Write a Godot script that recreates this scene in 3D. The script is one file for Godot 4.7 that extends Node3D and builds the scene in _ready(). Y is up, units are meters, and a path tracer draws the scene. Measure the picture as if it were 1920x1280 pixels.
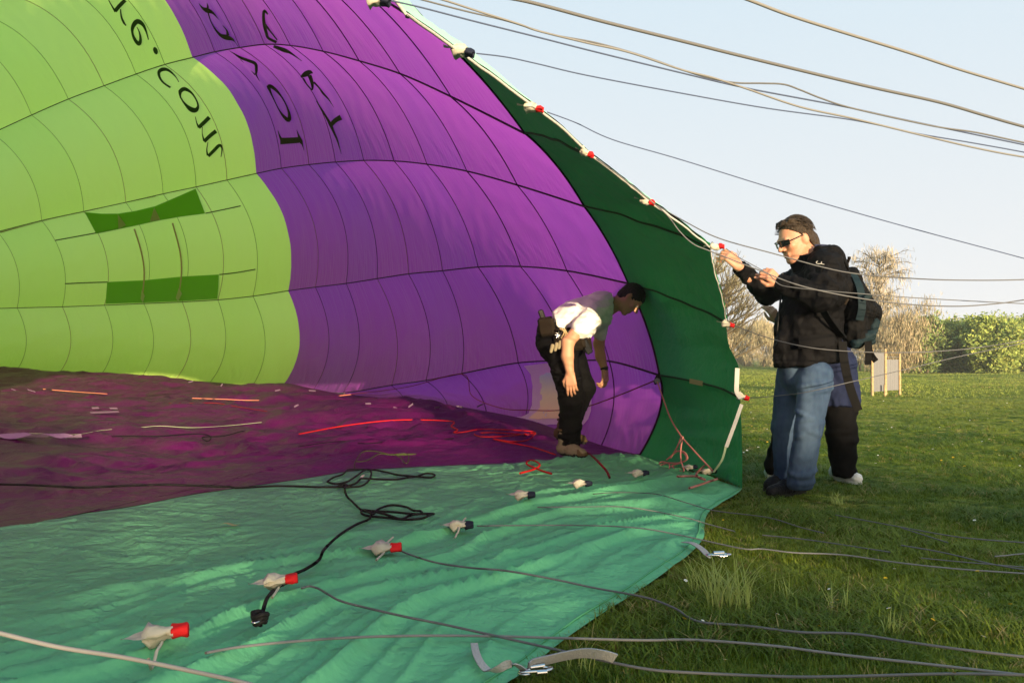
extends Node3D

const F := 1545.0
const K := 0.9333
const EYE := Vector3(0, 0.84, 0)
const SUN_AZ := 68.0
const SUN_EL := 6.5
var pitch := atan(30.0 / F)
var RT := Vector3(1, 0, 0)
var UV_ := Vector3(0, cos(atan(30.0 / F)), sin(atan(30.0 / F)))
var FW := Vector3(0, sin(atan(30.0 / F)), -cos(atan(30.0 / F)))
var M := {}
var names := {}
var RW := []            # meridian tapes: RW[k][u]
var CEN := []           # ring centres
var SCAN := {}
var noise := FastNoiseLite.new()
var soft := FastNoiseLite.new()     # one octave
var rng := RandomNumberGenerator.new()
var env_root: Node3D

func ray(x: float, y: float) -> Vector3:
	return RT * ((x - 960.0) / F) + UV_ * ((640.0 - y) / F) + FW

func P(x: float, y: float, d: float) -> Vector3:
	return EYE + ray(x, y) * (d * K)

func G(x: float, y: float, h := 0.0) -> Vector3:
	var r := ray(x, y)
	return EYE + r * ((h - EYE.y) / r.y)

func pix(p: Vector3) -> Vector2:
	var q := p - EYE
	var z := q.dot(FW)
	return Vector2(960.0 + F * q.dot(RT) / z, 640.0 - F * q.dot(UV_) / z)

func lin(r: float, g: float, b: float) -> Color:
	return Color(r, g, b).linear_to_srgb()

# ---------------------------------------------------------------- mesh building
class MB:
	var v := PackedVector3Array()
	var n := PackedVector3Array()
	var t := PackedVector2Array()
	var c := PackedColorArray()
	var i := PackedInt32Array()
	func grid(nu: int, nv: int, f: Callable, us := 1.0, vs := 1.0) -> void:
		var base := v.size()
		for a in nu + 1:
			for b in nv + 1:
				v.push_back(f.call(float(a) / nu, float(b) / nv))
				t.push_back(Vector2(us * a / nu, vs * b / nv))
		for a in nu:
			for b in nv:
				var q := base + a * (nv + 1) + b
				i.append_array(PackedInt32Array([q, q + 1, q + nv + 2, q, q + nv + 2, q + nv + 1]))
	func tube(p: PackedVector3Array, r: float, sides := 6, r1 := -1.0) -> void:
		var m := p.size()
		if m < 2: return
		var up := Vector3.UP
		var base := v.size()
		var along := 0.0
		for k in m:
			var d := (p[mini(k + 1, m - 1)] - p[maxi(k - 1, 0)]).normalized()
			if k > 0: along += p[k].distance_to(p[k - 1])
			var s := d.cross(up)
			if s.length() < 0.05: s = d.cross(Vector3.RIGHT)
			s = s.normalized()
			up = s.cross(d).normalized()
			var rr := r if r1 < 0.0 else lerpf(r, r1, float(k) / (m - 1))
			for j in sides + 1:
				var a := TAU * j / sides
				var o := s * cos(a) + up * sin(a)
				v.push_back(p[k] + o * rr)
				n.push_back(o)
				t.push_back(Vector2(along, float(j) / sides))
		for k in m - 1:
			for j in sides:
				var q := base + k * (sides + 1) + j
				i.append_array(PackedInt32Array([q, q + 1, q + sides + 2, q, q + sides + 2, q + sides + 1]))
	func box(x: Transform3D, s: Vector3, bevel := 0.12) -> void:
		# a box with chamfered edges: each face inset, joined by strips
		var h := s * 0.5
		var b := minf(minf(h.x, h.y), h.z) * bevel * 2.0
		var dirs := [Vector3.RIGHT, Vector3.LEFT, Vector3.UP, Vector3.DOWN, Vector3.BACK, Vector3.FORWARD]
		for d in dirs:
			var a1: Vector3 = Vector3(d.y, d.z, d.x).abs()
			var a2: Vector3 = Vector3(d.z, d.x, d.y).abs()
			var q := v.size()
			for cc in [[-1, -1], [-1, 1], [1, 1], [1, -1]]:
				v.push_back(x * (d * h + a1 * (h - Vector3.ONE * b) * cc[0] + a2 * (h - Vector3.ONE * b) * cc[1]))
				n.push_back((x.basis * d).normalized())
				t.push_back(Vector2(cc[0], cc[1]))
			i.append_array(PackedInt32Array([q, q + 1, q + 2, q, q + 2, q + 3]))
		for d in 3:
			var e1 := [Vector3.RIGHT, Vector3.UP, Vector3.BACK][d] as Vector3
			var e2 := [Vector3.UP, Vector3.BACK, Vector3.RIGHT][d] as Vector3
			var e3 := [Vector3.BACK, Vector3.RIGHT, Vector3.UP][d] as Vector3
			for s1: float in [-1.0, 1.0]:
				for s2: float in [-1.0, 1.0]:
					var nn: Vector3 = (e1 * s1 + e2 * s2).normalized()
					var pa: Vector3 = e1 * s1 * h + e2 * s2 * (h - Vector3.ONE * b)
					var pb: Vector3 = e1 * s1 * (h - Vector3.ONE * b) + e2 * s2 * h
					var l := e3 * (h - Vector3.ONE * b)
					var q := v.size()
					for w in [pa - l, pb - l, pb + l, pa + l]:
						v.push_back(x * w)
						n.push_back((x.basis * nn).normalized())
						t.push_back(Vector2.ZERO)
					i.append_array(PackedInt32Array([q, q + 1, q + 2, q, q + 2, q + 3]))
	func mesh() -> ArrayMesh:
		var given := n.size() == v.size()
		if not given:
			n.resize(v.size())
			n.fill(Vector3.ZERO)
		for k in range(0, i.size(), 3):
			var a := v[i[k]]
			var g := (v[i[k + 2]] - a).cross(v[i[k + 1]] - a)
			if given:
				if g.dot(n[i[k]] + n[i[k + 1]] + n[i[k + 2]]) < 0.0:
					var x := i[k + 1]
					i[k + 1] = i[k + 2]
					i[k + 2] = x
			else:
				for j in 3: n[i[k + j]] += g
		if not given:
			for k in n.size(): n[k] = n[k].normalized() if n[k].length_squared() > 1e-20 else Vector3.UP
		var ar := []
		ar.resize(Mesh.ARRAY_MAX)
		ar[Mesh.ARRAY_VERTEX] = v
		ar[Mesh.ARRAY_NORMAL] = n
		if t.size() == v.size(): ar[Mesh.ARRAY_TEX_UV] = t
		if c.size() == v.size(): ar[Mesh.ARRAY_COLOR] = c
		ar[Mesh.ARRAY_INDEX] = i
		var am := ArrayMesh.new()
		if i.size(): am.add_surface_from_arrays(Mesh.PRIMITIVE_TRIANGLES, ar)
		return am

func numbered(s: String) -> String:
	var c: int = names.get(s, 0)
	names[s] = c + 1
	return s if c == 0 else "%s_%03d" % [s, c]

func put(nm: String, mesh: Mesh, mat: Material, parent: Node = null) -> MeshInstance3D:
	var o := MeshInstance3D.new()
	o.mesh = mesh
	o.material_override = mat
	if parent == null:
		o.name = numbered(nm)
		add_child(o)
	else:
		o.name = nm
		parent.add_child(o, true)
	return o

func tag(o: Node, label: String, category: String, group := "") -> void:
	o.set_meta("label", label)
	o.set_meta("category", category)
	if group != "": o.set_meta("group", group)

func thing(nm: String, label: String, category: String, at := Vector3.ZERO, group := "") -> Node3D:
	var o := Node3D.new()
	o.name = numbered(nm)
	o.position = at
	add_child(o)
	tag(o, label, category, group)
	return o

func smooth(pts: PackedVector3Array, per := 6) -> PackedVector3Array:
	var out := PackedVector3Array()
	var m := pts.size()
	for k in m - 1:
		var a := pts[maxi(k - 1, 0)]
		var b := pts[k]
		var c := pts[k + 1]
		var d := pts[mini(k + 2, m - 1)]
		for j in per:
			out.push_back(b.cubic_interpolate(c, a, d, float(j) / per))
	out.push_back(pts[m - 1])
	return out

func poly_at(pts: Array, t: float) -> Vector3:
	var m := pts.size() - 1
	var s := clampf(t, 0.0, 1.0) * m
	var k := mini(int(s), m - 1)
	var a: Vector3 = pts[maxi(k - 1, 0)]
	var b: Vector3 = pts[k]
	var c: Vector3 = pts[k + 1]
	var d: Vector3 = pts[mini(k + 2, m)]
	return b.cubic_interpolate(c, a, d, s - k)

# ---------------------------------------------------------------- materials
func mat(nm: String, c: Color, rough := 0.8, spec := 0.3) -> StandardMaterial3D:
	var m := StandardMaterial3D.new()
	m.resource_name = nm
	m.albedo_color = c
	m.roughness = rough
	m.metallic_specular = spec
	M[nm] = m
	return m

func noise_tex(freq: float, size := 512, normal := false, bump := 4.0, type := FastNoiseLite.TYPE_SIMPLEX_SMOOTH, oct := 4, ramp: Gradient = null, sd := 1) -> NoiseTexture2D:
	var f := FastNoiseLite.new()
	f.seed = sd
	f.noise_type = type
	f.frequency = freq
	f.fractal_octaves = oct
	var t := NoiseTexture2D.new()
	t.width = size
	t.height = size
	t.seamless = true
	t.noise = f
	t.as_normal_map = normal
	t.bump_strength = bump
	if ramp: t.color_ramp = ramp
	return t

func ramp(cols: Array) -> Gradient:
	var g := Gradient.new()
	var o := PackedFloat32Array()
	var c := PackedColorArray()
	for k in cols.size():
		o.push_back(float(k) / (cols.size() - 1))
		c.push_back(cols[k])
	g.offsets = o
	g.colors = c
	return g

func tri(m: StandardMaterial3D, scale: float) -> void:
	m.uv1_triplanar = true
	m.uv1_world_triplanar = true
	m.uv1_scale = Vector3.ONE * scale

func pucker_map() -> ImageTexture:
	# fine gathers running away from the two load tapes of a fabric panel (u across the picture = along the tape)
	var w := 512
	var h := 256
	var im := Image.create(w, h, false, Image.FORMAT_L8)
	var f := FastNoiseLite.new()
	f.seed = 5
	f.frequency = 0.02
	f.fractal_octaves = 3
	var g := FastNoiseLite.new()
	g.seed = 9
	g.frequency = 0.01
	for y in h:
		var v := float(y) / h
		var edge := pow(absf(2.0 * v - 1.0), 2.2)
		for x in w:
			var a := TAU * x / w
			var sk := (v - 0.5) * 60.0 * (1.0 if v > 0.5 else -1.0)
			var s := f.get_noise_3d(cos(a) * 240.0 + sk, sin(a) * 240.0, y * 0.12)
			var l := g.get_noise_3d(cos(a) * 90.0, sin(a) * 90.0, y * 0.5)
			var val := 0.5 + s * (0.10 + 0.45 * edge) + l * 0.25
			im.set_pixel(x, y, Color(val, val, val))
	im.convert(Image.FORMAT_RGBA8)
	im.bump_map_to_normal_map(3.0)
	return ImageTexture.create_from_image(im)

func rope_map() -> ImageTexture:
	var im := Image.create(64, 64, false, Image.FORMAT_RGBA8)
	for y in 64:
		for x in 64:
			var h1 := absf(sin(PI * (x + y) / 16.0))
			var h2 := absf(sin(PI * (x - y) / 16.0))
			var v := maxf(h1, h2 * 0.9)
			im.set_pixel(x, y, Color(v, v, v))
	im.bump_map_to_normal_map(4.0)
	return ImageTexture.create_from_image(im)

func fabric(nm: String, c: Color, back: Color, rough := 0.55) -> StandardMaterial3D:
	var m := mat(nm, c, rough, 0.35)
	m.backlight_enabled = true
	m.backlight = back
	return m

func materials() -> void:
	var pk := pucker_map()
	for d in [["purple_nylon", lin(0.22, 0.042, 0.29), lin(0.38, 0.070, 0.52)], ["lime_nylon", lin(0.68, 0.93, 0.24), lin(0.74, 1.0, 0.24)], ["purple_nylon_b", lin(0.205, 0.042, 0.295), lin(0.36, 0.070, 0.53)], ["lime_nylon_b", lin(0.65, 0.92, 0.22), lin(0.70, 0.98, 0.22)]]:
		var m := fabric(d[0], d[1], d[2])
		m.normal_enabled = true
		m.normal_texture = pk
		m.normal_scale = 1.6
	var crump := noise_tex(0.012, 512, true, 9.0, FastNoiseLite.TYPE_SIMPLEX_SMOOTH, 5, null, 3)
	var cf := FastNoiseLite.new()
	cf.seed = 8
	cf.noise_type = FastNoiseLite.TYPE_CELLULAR
	cf.frequency = 0.013
	cf.cellular_return_type = FastNoiseLite.RETURN_DISTANCE2_SUB
	cf.fractal_type = FastNoiseLite.FRACTAL_FBM
	cf.fractal_octaves = 3
	cf.domain_warp_enabled = true
	cf.domain_warp_amplitude = 40.0
	cf.domain_warp_frequency = 0.012
	var crease := NoiseTexture2D.new()
	crease.width = 512
	crease.height = 512
	crease.seamless = true
	crease.noise = cf
	var sk := mat("skirt_cloth", lin(0.038, 0.36, 0.125), 0.7, 0.2)
	sk.normal_enabled = true
	sk.normal_texture = crump
	sk.normal_scale = 0.6
	sk.heightmap_enabled = true
	sk.heightmap_texture = crease
	sk.heightmap_scale = 2.2
	tri(sk, 0.55)
	var gs := mat("ground_cloth", lin(0.118, 0.405, 0.205), 0.65, 0.25)
	gs.normal_enabled = true
	gs.normal_texture = crump
	gs.normal_scale = 0.45
	gs.heightmap_enabled = true
	gs.heightmap_texture = crease
	gs.heightmap_scale = 1.6
	tri(gs, 0.75)
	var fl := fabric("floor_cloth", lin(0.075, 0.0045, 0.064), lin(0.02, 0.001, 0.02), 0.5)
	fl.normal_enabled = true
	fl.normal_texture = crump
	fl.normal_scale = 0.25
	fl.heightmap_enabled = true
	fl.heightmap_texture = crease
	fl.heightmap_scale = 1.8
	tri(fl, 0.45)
	mat("sunlit_skirt_tone", lin(0.30, 0.60, 0.42), 0.7, 0.2)  # pale green: strong sunlight on the green skirt, put into the colour
	mat("hem_green", lin(0.07, 0.28, 0.14), 0.7)
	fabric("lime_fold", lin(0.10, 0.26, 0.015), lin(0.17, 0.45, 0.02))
	mat("purple_tape", lin(0.032, 0.006, 0.032), 0.8)
	mat("lime_tape", lin(0.05, 0.09, 0.01), 0.8)
	mat("purple_seam", lin(0.075, 0.014, 0.085), 0.8)
	mat("lime_seam", lin(0.20, 0.32, 0.06), 0.8)
	mat("tan_seam", lin(0.36, 0.30, 0.16), 0.8)
	mat("purple_tan_seam", lin(0.30, 0.16, 0.24), 0.8)
	mat("green_seam", lin(0.012, 0.06, 0.025), 0.8)
	mat("letter_on_lime", lin(0.012, 0.05, 0.002), 0.8)
	mat("letter_on_purple", lin(0.012, 0.010, 0.004), 0.8)
	fabric("tan_gauze", lin(0.30, 0.34, 0.16), lin(0.25, 0.3, 0.12))
	fabric("lilac_cloth", lin(0.75, 0.58, 0.76), lin(0.85, 0.66, 0.88))
	var pr := fabric("print_cloth", Color.WHITE, lin(0.8, 0.8, 0.8))
	pr.vertex_color_use_as_albedo = true
	mat("white_print", lin(0.75, 0.7, 0.75), 0.8)
	mat("white_webbing", lin(0.40, 0.395, 0.38), 0.85)
	var wb: StandardMaterial3D = M.white_webbing
	wb.normal_enabled = true
	wb.normal_texture = noise_tex(0.2, 128, true, 3.0)
	tri(wb, 6.0)
	var sl := fabric("sleeve_canvas", lin(0.48, 0.455, 0.38), lin(0.24, 0.22, 0.17), 0.85)
	sl.normal_enabled = true
	sl.normal_texture = crump
	tri(sl, 4.0)
	mat("red_cap", lin(0.55, 0.012, 0.014), 0.7)
	mat("navy_cap", lin(0.010, 0.013, 0.028), 0.7)
	var rp := mat("grey_rope", lin(0.12, 0.122, 0.13), 0.6, 0.4)
	rp.normal_enabled = true
	rp.normal_texture = rope_map()
	rp.normal_scale = 1.0
	rp.uv1_scale = Vector3(60, 2, 1)
	var bl := mat("blue_grey_wire", lin(0.055, 0.075, 0.14), 0.5, 0.4)
	bl.normal_enabled = true
	bl.normal_texture = rp.normal_texture
	bl.uv1_scale = Vector3(60, 2, 1)
	var gr := mat("pale_rope", lin(0.19, 0.188, 0.19), 0.6, 0.4)
	gr.normal_enabled = true
	gr.normal_texture = rp.normal_texture
	gr.uv1_scale = Vector3(60, 2, 1)
	mat("black_cord", lin(0.006, 0.006, 0.007), 0.7)
	mat("red_cord", lin(0.42, 0.008, 0.008), 0.7)
	mat("dark_red_cord", lin(0.16, 0.006, 0.012), 0.7)
	mat("pink_cord", lin(0.42, 0.17, 0.15), 0.75)
	mat("olive_cord", lin(0.05, 0.07, 0.02), 0.75)
	mat("pale_green_cord", lin(0.28, 0.36, 0.22), 0.75)
	mat("salmon_cord", lin(0.6, 0.22, 0.14), 0.75)
	var st := mat("steel", lin(0.55, 0.55, 0.56), 0.25, 0.5)
	st.metallic = 1.0
	var zi := mat("zinc", lin(0.13, 0.135, 0.15), 0.5, 0.5)
	zi.metallic = 0.3
	mat("wood", lin(0.48, 0.36, 0.20), 0.8)
	(M.wood as StandardMaterial3D).albedo_texture = noise_tex(0.03, 256, false, 1.0, FastNoiseLite.TYPE_SIMPLEX_SMOOTH, 3, ramp([Color(0.75, 0.72, 0.68), Color(1, 1, 1)]))
	tri(M.wood, 2.0)
	# people
	var sk1 := mat("skin", lin(0.43, 0.205, 0.13), 0.5, 0.4)
	sk1.subsurf_scatter_enabled = true
	sk1.subsurf_scatter_strength = 0.15
	sk1.normal_enabled = true
	sk1.normal_texture = noise_tex(0.08, 256, true, 1.5)
	tri(sk1, 8.0)
	var sk2 := mat("tan_skin", lin(0.46, 0.235, 0.145), 0.5, 0.4)
	sk2.normal_enabled = true
	sk2.normal_texture = sk1.normal_texture
	tri(sk2, 8.0)
	var weave := noise_tex(0.3, 256, true, 2.0, FastNoiseLite.TYPE_SIMPLEX, 2)
	for d in [["jacket_cloth", lin(0.0045, 0.0045, 0.0055), 0.7], ["black_trouser", lin(0.0035, 0.0035, 0.0042), 0.8], ["navy_coat", lin(0.012, 0.017, 0.045), 0.8], ["tshirt_cloth", lin(0.74, 0.73, 0.69), 0.9], ["belt_leather", lin(0.014, 0.010, 0.007), 0.7], ["bag_cloth", lin(0.0045, 0.0045, 0.005), 0.7], ["bag_teal", lin(0.010, 0.020, 0.026), 0.6], ["suede", lin(0.21, 0.18, 0.115), 0.9], ["brown_leather", lin(0.10, 0.068, 0.034), 0.7], ["white_leather", lin(0.68, 0.68, 0.68), 0.6], ["black_leather", lin(0.010, 0.011, 0.014), 0.45], ["collar_cloth", lin(0.03, 0.035, 0.07), 0.85]]:
		var m := mat(d[0], d[1], d[2], 0.18)
		m.normal_enabled = true
		m.normal_texture = weave
		m.normal_scale = 0.5
		tri(m, 5.0)
	var jn := mat("denim", Color.WHITE, 0.9, 0.2)
	jn.vertex_color_use_as_albedo = true
	jn.normal_enabled = true
	jn.normal_texture = weave
	tri(jn, 5.0)
	var hr := mat("brown_hair", lin(0.030, 0.019, 0.011), 0.5, 0.4)
	hr.normal_enabled = true
	hr.normal_texture = noise_tex(0.12, 256, true, 8.0)
	hr.uv1_triplanar = true
	hr.uv1_scale = Vector3(14, 4, 4)
	var hb := mat("black_hair", lin(0.008, 0.007, 0.006), 0.5, 0.4)
	hb.normal_enabled = true
	hb.normal_texture = hr.normal_texture
	hb.uv1_triplanar = true
	hb.uv1_scale = Vector3(14, 4, 4)
	mat("lens", lin(0.004, 0.004, 0.005), 0.08, 0.6)
	mat("black_plastic", lin(0.008, 0.008, 0.009), 0.4)
	mat("eye_white", lin(0.6, 0.58, 0.55), 0.3)
	mat("iris", lin(0.02, 0.013, 0.008), 0.2)
	mat("lip", lin(0.42, 0.15, 0.12), 0.5)
	# vegetation
	var gd := mat("meadow", Color.WHITE, 0.95, 0.1)
	gd.albedo_texture = noise_tex(0.01, 1024, false, 1.0, FastNoiseLite.TYPE_SIMPLEX_SMOOTH, 6, ramp([lin(0.08, 0.11, 0.016), lin(0.12, 0.155, 0.024), lin(0.18, 0.20, 0.04), lin(0.26, 0.245, 0.075)]), 4)
	gd.normal_enabled = true
	gd.normal_texture = noise_tex(0.05, 512, true, 12.0)
	tri(gd, 0.11)
	gd.detail_enabled = true
	gd.detail_albedo = noise_tex(0.09, 512, false, 1.0, FastNoiseLite.TYPE_SIMPLEX_SMOOTH, 5, ramp([Color(0.62, 0.66, 0.6), Color(1, 1, 1), Color(1, 1, 0.95)]), 14)
	gd.detail_blend_mode = BaseMaterial3D.BLEND_MODE_MUL
	gd.uv2_triplanar = true
	gd.uv2_world_triplanar = true
	gd.uv2_scale = Vector3.ONE * 0.5
	var gb := fabric("grass_blade", Color.WHITE, lin(0.6, 0.6, 0.35), 0.6)
	gb.vertex_color_use_as_albedo = true
	fabric("daisy_white", lin(0.75, 0.75, 0.72), lin(0.3, 0.3, 0.3))
	mat("flower_yellow", lin(0.65, 0.42, 0.02), 0.8)
	mat("stem_green", lin(0.07, 0.12, 0.025), 0.8)
	mat("bark_white", lin(0.36, 0.32, 0.26), 0.9)
	mat("bark_brown", lin(0.12, 0.09, 0.06), 0.9)
	mat("twig_tan", lin(0.10, 0.080, 0.045), 0.9)
	for d in [["leaf_green", lin(0.038, 0.075, 0.007)], ["leaf_deep", lin(0.022, 0.048, 0.008)], ["leaf_yellow", lin(0.062, 0.090, 0.008)], ["leaf_tan", lin(0.085, 0.068, 0.032)], ["leaf_olive", lin(0.068, 0.068, 0.026)], ["leaf_pink", lin(0.19, 0.11, 0.09)], ["catkin", lin(0.11, 0.098, 0.06)]]:
		var m := fabric(d[0], Color.WHITE, lin(0.45, 0.45, 0.4), 0.7)
		m.vertex_color_use_as_albedo = true
		m.set_meta("tone", d[1])

# ---------------------------------------------------------------- envelope shape
func catmull(r: Array, u: float) -> Vector3:
	var m := r.size() - 1
	if u <= 1.0:
		return (r[0] as Vector3).lerp(r[1], clampf(u, 0.0, 1.0))
	var k := clampi(int(u), 1, m - 1)
	var a: Vector3 = r[maxi(k - 1, 1)]
	var b: Vector3 = r[k]
	var c: Vector3 = r[k + 1]
	var d: Vector3 = r[mini(k + 2, m)]
	return b.cubic_interpolate(c, a, d, u - k)

func centre(u: float) -> Vector3:
	return catmull(CEN, maxf(u, 1.0))

func surf(k: int, v: float, u: float) -> Vector3:
	var a := catmull(RW[k], u)
	var b := catmull(RW[k + 1], u)
	var ch := b - a
	var mid := (a + b) * 0.5
	var nn := mid - centre(u)
	var along := catmull(RW[k], minf(u + 0.5, 22.9)) - catmull(RW[k], maxf(u - 0.5, 0.0))
	if along.length() > 0.001:
		along = along.normalized()
		nn -= along * nn.dot(along) * 0.6
	if ch.length() > 0.001:
		var cd := ch.normalized()
		nn -= cd * nn.dot(cd)
	nn = nn.normalized()
	var s := lerpf(0.05, 0.17, clampf((u - 1.0) / 7.0, 0.0, 1.0))
	if k == 0: s = 0.17
	if k >= 5: s = minf(s, 0.12)
	if u > 18.0: s *= clampf((23.0 - u) / 5.0, 0.0, 1.0)
	return a + ch * v + nn * (s * ch.length() * 4.0 * v * (1.0 - v))

func inward(k: int, v: float, u: float) -> Vector3:
	var e := 0.02
	var du := surf(k, v, minf(u + e, 22.9)) - surf(k, v, u - e)
	var dv := surf(k, minf(v + e, 1.0), u) - surf(k, maxf(v - e, 0.0), u)
	var n := du.cross(dv).normalized()
	return n if n.dot(centre(u) - surf(k, v, u)) > 0.0 else -n

func shape_rows() -> void:
	# pixel, depth of every crossing of a load tape with a ring seam; depths follow from panels of equal length
	var t1 := [983,247,5.85, 848,180,6.87, 752,137,7.91, 675,113,8.97, 607,95,10.0, 545,84,11.02, 497,82,12.07, 450,88,13.11, 403,96,14.12, 360,107,15.13, 309,120,16.06, 255,138,16.93, 195,160,17.71, 128,185,18.36, 59,215,18.93, -15,249,19.37, -95,285,19.67, -180,322,19.84]
	var t2 := [1095,385,6.9, 972,346,8.02, 877,320,9.14, 802,307,10.26, 740,301,11.4, 683,300,12.51, 630,303,13.61, 580,308,14.68, 528,315,15.71, 480,325,16.73, 426,337,17.66, 368,350,18.5, 306,363,19.25, 236,379,19.85, 157,396,20.26, 78,413,20.61, -5,434,20.85, -90,455,21.02]
	var t3 := [1178,530,7.4, 1065,507,8.6, 978,499,9.8, 898,500,10.97, 831,507,12.14, 767,513,13.27, 708,522,14.37, 650,531,15.43, 592,538,16.44, 540,545,17.44, 475,555,18.28, 409,562,19.04, 342,566,19.73, 270,569,20.29, 196,572,20.77, 117,575,21.12, 32,577,21.32, -58,579,21.41]
	var t4 := [1237,703,7.0, 1145,677,8.27, 1075,676,9.54, 973,680,10.68, 867,700,11.69, 800,713,12.82, 735,722,13.91, 645,736,14.75, 590,729,15.85, 533,718,16.75, 475,722,17.67, 395,716,18.29, 330,711,19.03, 267,705,19.73, 190,702,20.19, 113,697,20.61, 33,692,20.93, -50,690,21.16]
	var t0 := [813,57,4.8, 663,-35,5.6, 562,-63,6.5, 475,-92,7.35, 424,-96,8.2, 345,-98,9.1, 298,-113,10.1, 246,-106,11.0, 203,-101,12.0, 166,-95,12.9, 110,-77,13.8, 57,-52,14.7, -2,-17,15.4, -63,17,16.1, -107,45,17.0, -169,96,17.6, -242,151,18.0, -327,217,18.1]
	var t5 := [1200,853,7.45, 1130,835,8.3, 1060,810,9.4, 985,786,10.5, 913,771,11.5, 840,759,12.6, 757,751,13.6, 650,740,14.7]
	var edge := [[1392,915,5.67], [1388,745,5.62], [1368,606,5.6], [1334,466,5.2], [1108,293,4.1], [760,25,2.9]]
	var src := [t5, t4, t3, t2, t1, t0]
	for k in 6:
		var r := [P(edge[k][0], edge[k][1], edge[k][2])]
		for j in range(0, src[k].size(), 3):
			r.push_back(P(src[k][j], src[k][j + 1], src[k][j + 2]))
		RW.push_back(r)
	for u in range(9, 19):
		var q: Vector3 = RW[1][u]
		RW[0].push_back(q - Vector3(0, 0.02, 0))
	# ring centres from the circle through three tapes
	for u in 19:
		var uu := maxi(u, 1)
		var a: Vector3 = RW[4][uu]
		var b: Vector3 = RW[3][uu]
		var c: Vector3 = RW[2][uu]
		var p := a - c
		var q := b - c
		var n := p.cross(q)
		CEN.push_back(c + (p.length_squared() * q - q.length_squared() * p).cross(n) / (2.0 * n.length_squared()))
	var sm := CEN.duplicate()
	for pass_ in 4:
		for u in range(2, 18):
			sm[u] = ((CEN[u - 1] as Vector3) + CEN[u] * 2.0 + CEN[u + 1]) * 0.25
		CEN = sm.duplicate()
	# the rest of each ring, over the top and down the near side
	var near := [Vector3(-3.2, 0.0, -0.2), Vector3(-4.0, 0.0, -2.0)]
	for u in range(2, 19):
		near.push_back(Vector3(-4.0, 0, -2.0).lerp(Vector3(-8.6, 0.0, -5.5), (u - 1) / 9.0) if u <= 10 else Vector3(-8.6, 0, -5.5).lerp(Vector3(-14.6, 0.0, -8.6), (u - 10) / 8.0))
	for k in range(6, 11): RW.push_back([])
	for u in 19:
		var p0: Vector3 = RW[5][u]
		var p3: Vector3 = near[u]
		var tan0 := (p0 - (RW[4][u] as Vector3)).normalized()
		var len0 := p0.distance_to(p3) * 0.42
		var p1 := p0 + tan0 * len0 + Vector3(0, 0.9, 0) * maxf(0.0, 1.0 - u / 3.0)
		var p2 := p3 + (Vector3.UP + (p3 - p0).normalized() * Vector3(0.5, 0, 0.5)).normalized() * len0 * 1.1 + Vector3(0, 0.9, 0) * maxf(0.0, 1.0 - u / 3.0)
		for k in 5:
			RW[6 + k].push_back(p0.bezier_interpolate(p1, p2, p3, (k + 1) / 5.0))
	# the crown end
	var cr := Vector3.ZERO
	for k in 11: cr += RW[k][18]
	cr /= 11.0
	for k in 11:
		for j in range(1, 6):
			var a := j * PI / 10.0
			RW[k].push_back(cr + ((RW[k][18] as Vector3) - cr) * cos(a) + Vector3(-0.97, 0.0, -0.22) * 3.2 * sin(a))
	for j in range(1, 6):
		CEN.push_back(cr.lerp(CEN[18], cos(j * PI / 10.0)))
	# a scan of the visible gores, to find where on the cloth a traced outline lies
	for k in 5:
		var l := []
		for a in range(2, 41):
			for b in 8:
				l.push_back([a * 0.5, b / 7.0, pix(surf(k, b / 7.0, a * 0.5))])
		SCAN[k] = l

func on_cloth(k: int, px: Vector2, lift: float) -> Vector3:
	var best := 1e9
	var u := 0.0
	var v := 0.0
	for s in SCAN[k]:
		var d: float = (s[2] as Vector2).distance_squared_to(px)
		if d < best:
			best = d
			u = s[0]
			v = s[1]
	for it in 4:
		var p := pix(surf(k, v, u))
		var e := px - p
		var pu := (pix(surf(k, v, u + 0.03)) - p) / 0.03
		var pv := (pix(surf(k, v + 0.01, u)) - p) / 0.01
		var det := pu.x * pv.y - pu.y * pv.x
		if absf(det) < 1e-3: break
		u = clampf(u + (e.x * pv.y - e.y * pv.x) / det, 0.3, 22.0)
		v = clampf(v + (pu.x * e.y - pu.y * e.x) / det, 0.0, 1.0)
	return surf(k, v, u) + inward(k, v, u) * lift

func gore_of(px: Vector2) -> int:
	var best := 1e9
	var g := 2
	for k in 5:
		for s in SCAN[k]:
			var d: float = (s[2] as Vector2).distance_squared_to(px)
			if d < best:
				best = d
				g = k
	return g

# a brush stroke [x, y, width] printed on gore k
func stroke(mb: MB, k: int, pts: Array, ox: float, oy: float, sc: float, lift: float, closed := false) -> void:
	var q := PackedVector3Array()
	for p in pts: q.push_back(Vector3(ox + p[0] / sc, oy + p[1] / sc, p[2] / sc))
	if closed: q.push_back(q[0])
	q = smooth(q, 4)
	var base := mb.v.size()
	for j in q.size():
		var d := q[mini(j + 1, q.size() - 1)] - q[maxi(j - 1, 0)]
		if closed and (j == 0 or j == q.size() - 1): d = q[1] - q[q.size() - 2]
		var s := Vector2(-d.y, d.x).normalized() * maxf(q[j].z, 0.5) * 0.5
		var c := Vector2(q[j].x, q[j].y)
		mb.v.push_back(on_cloth(k, c + s, lift))
		mb.v.push_back(on_cloth(k, c - s, lift))
	for j in q.size() - 1:
		var a := base + j * 2
		mb.i.append_array(PackedInt32Array([a, a + 1, a + 3, a, a + 3, a + 2]))

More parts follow.
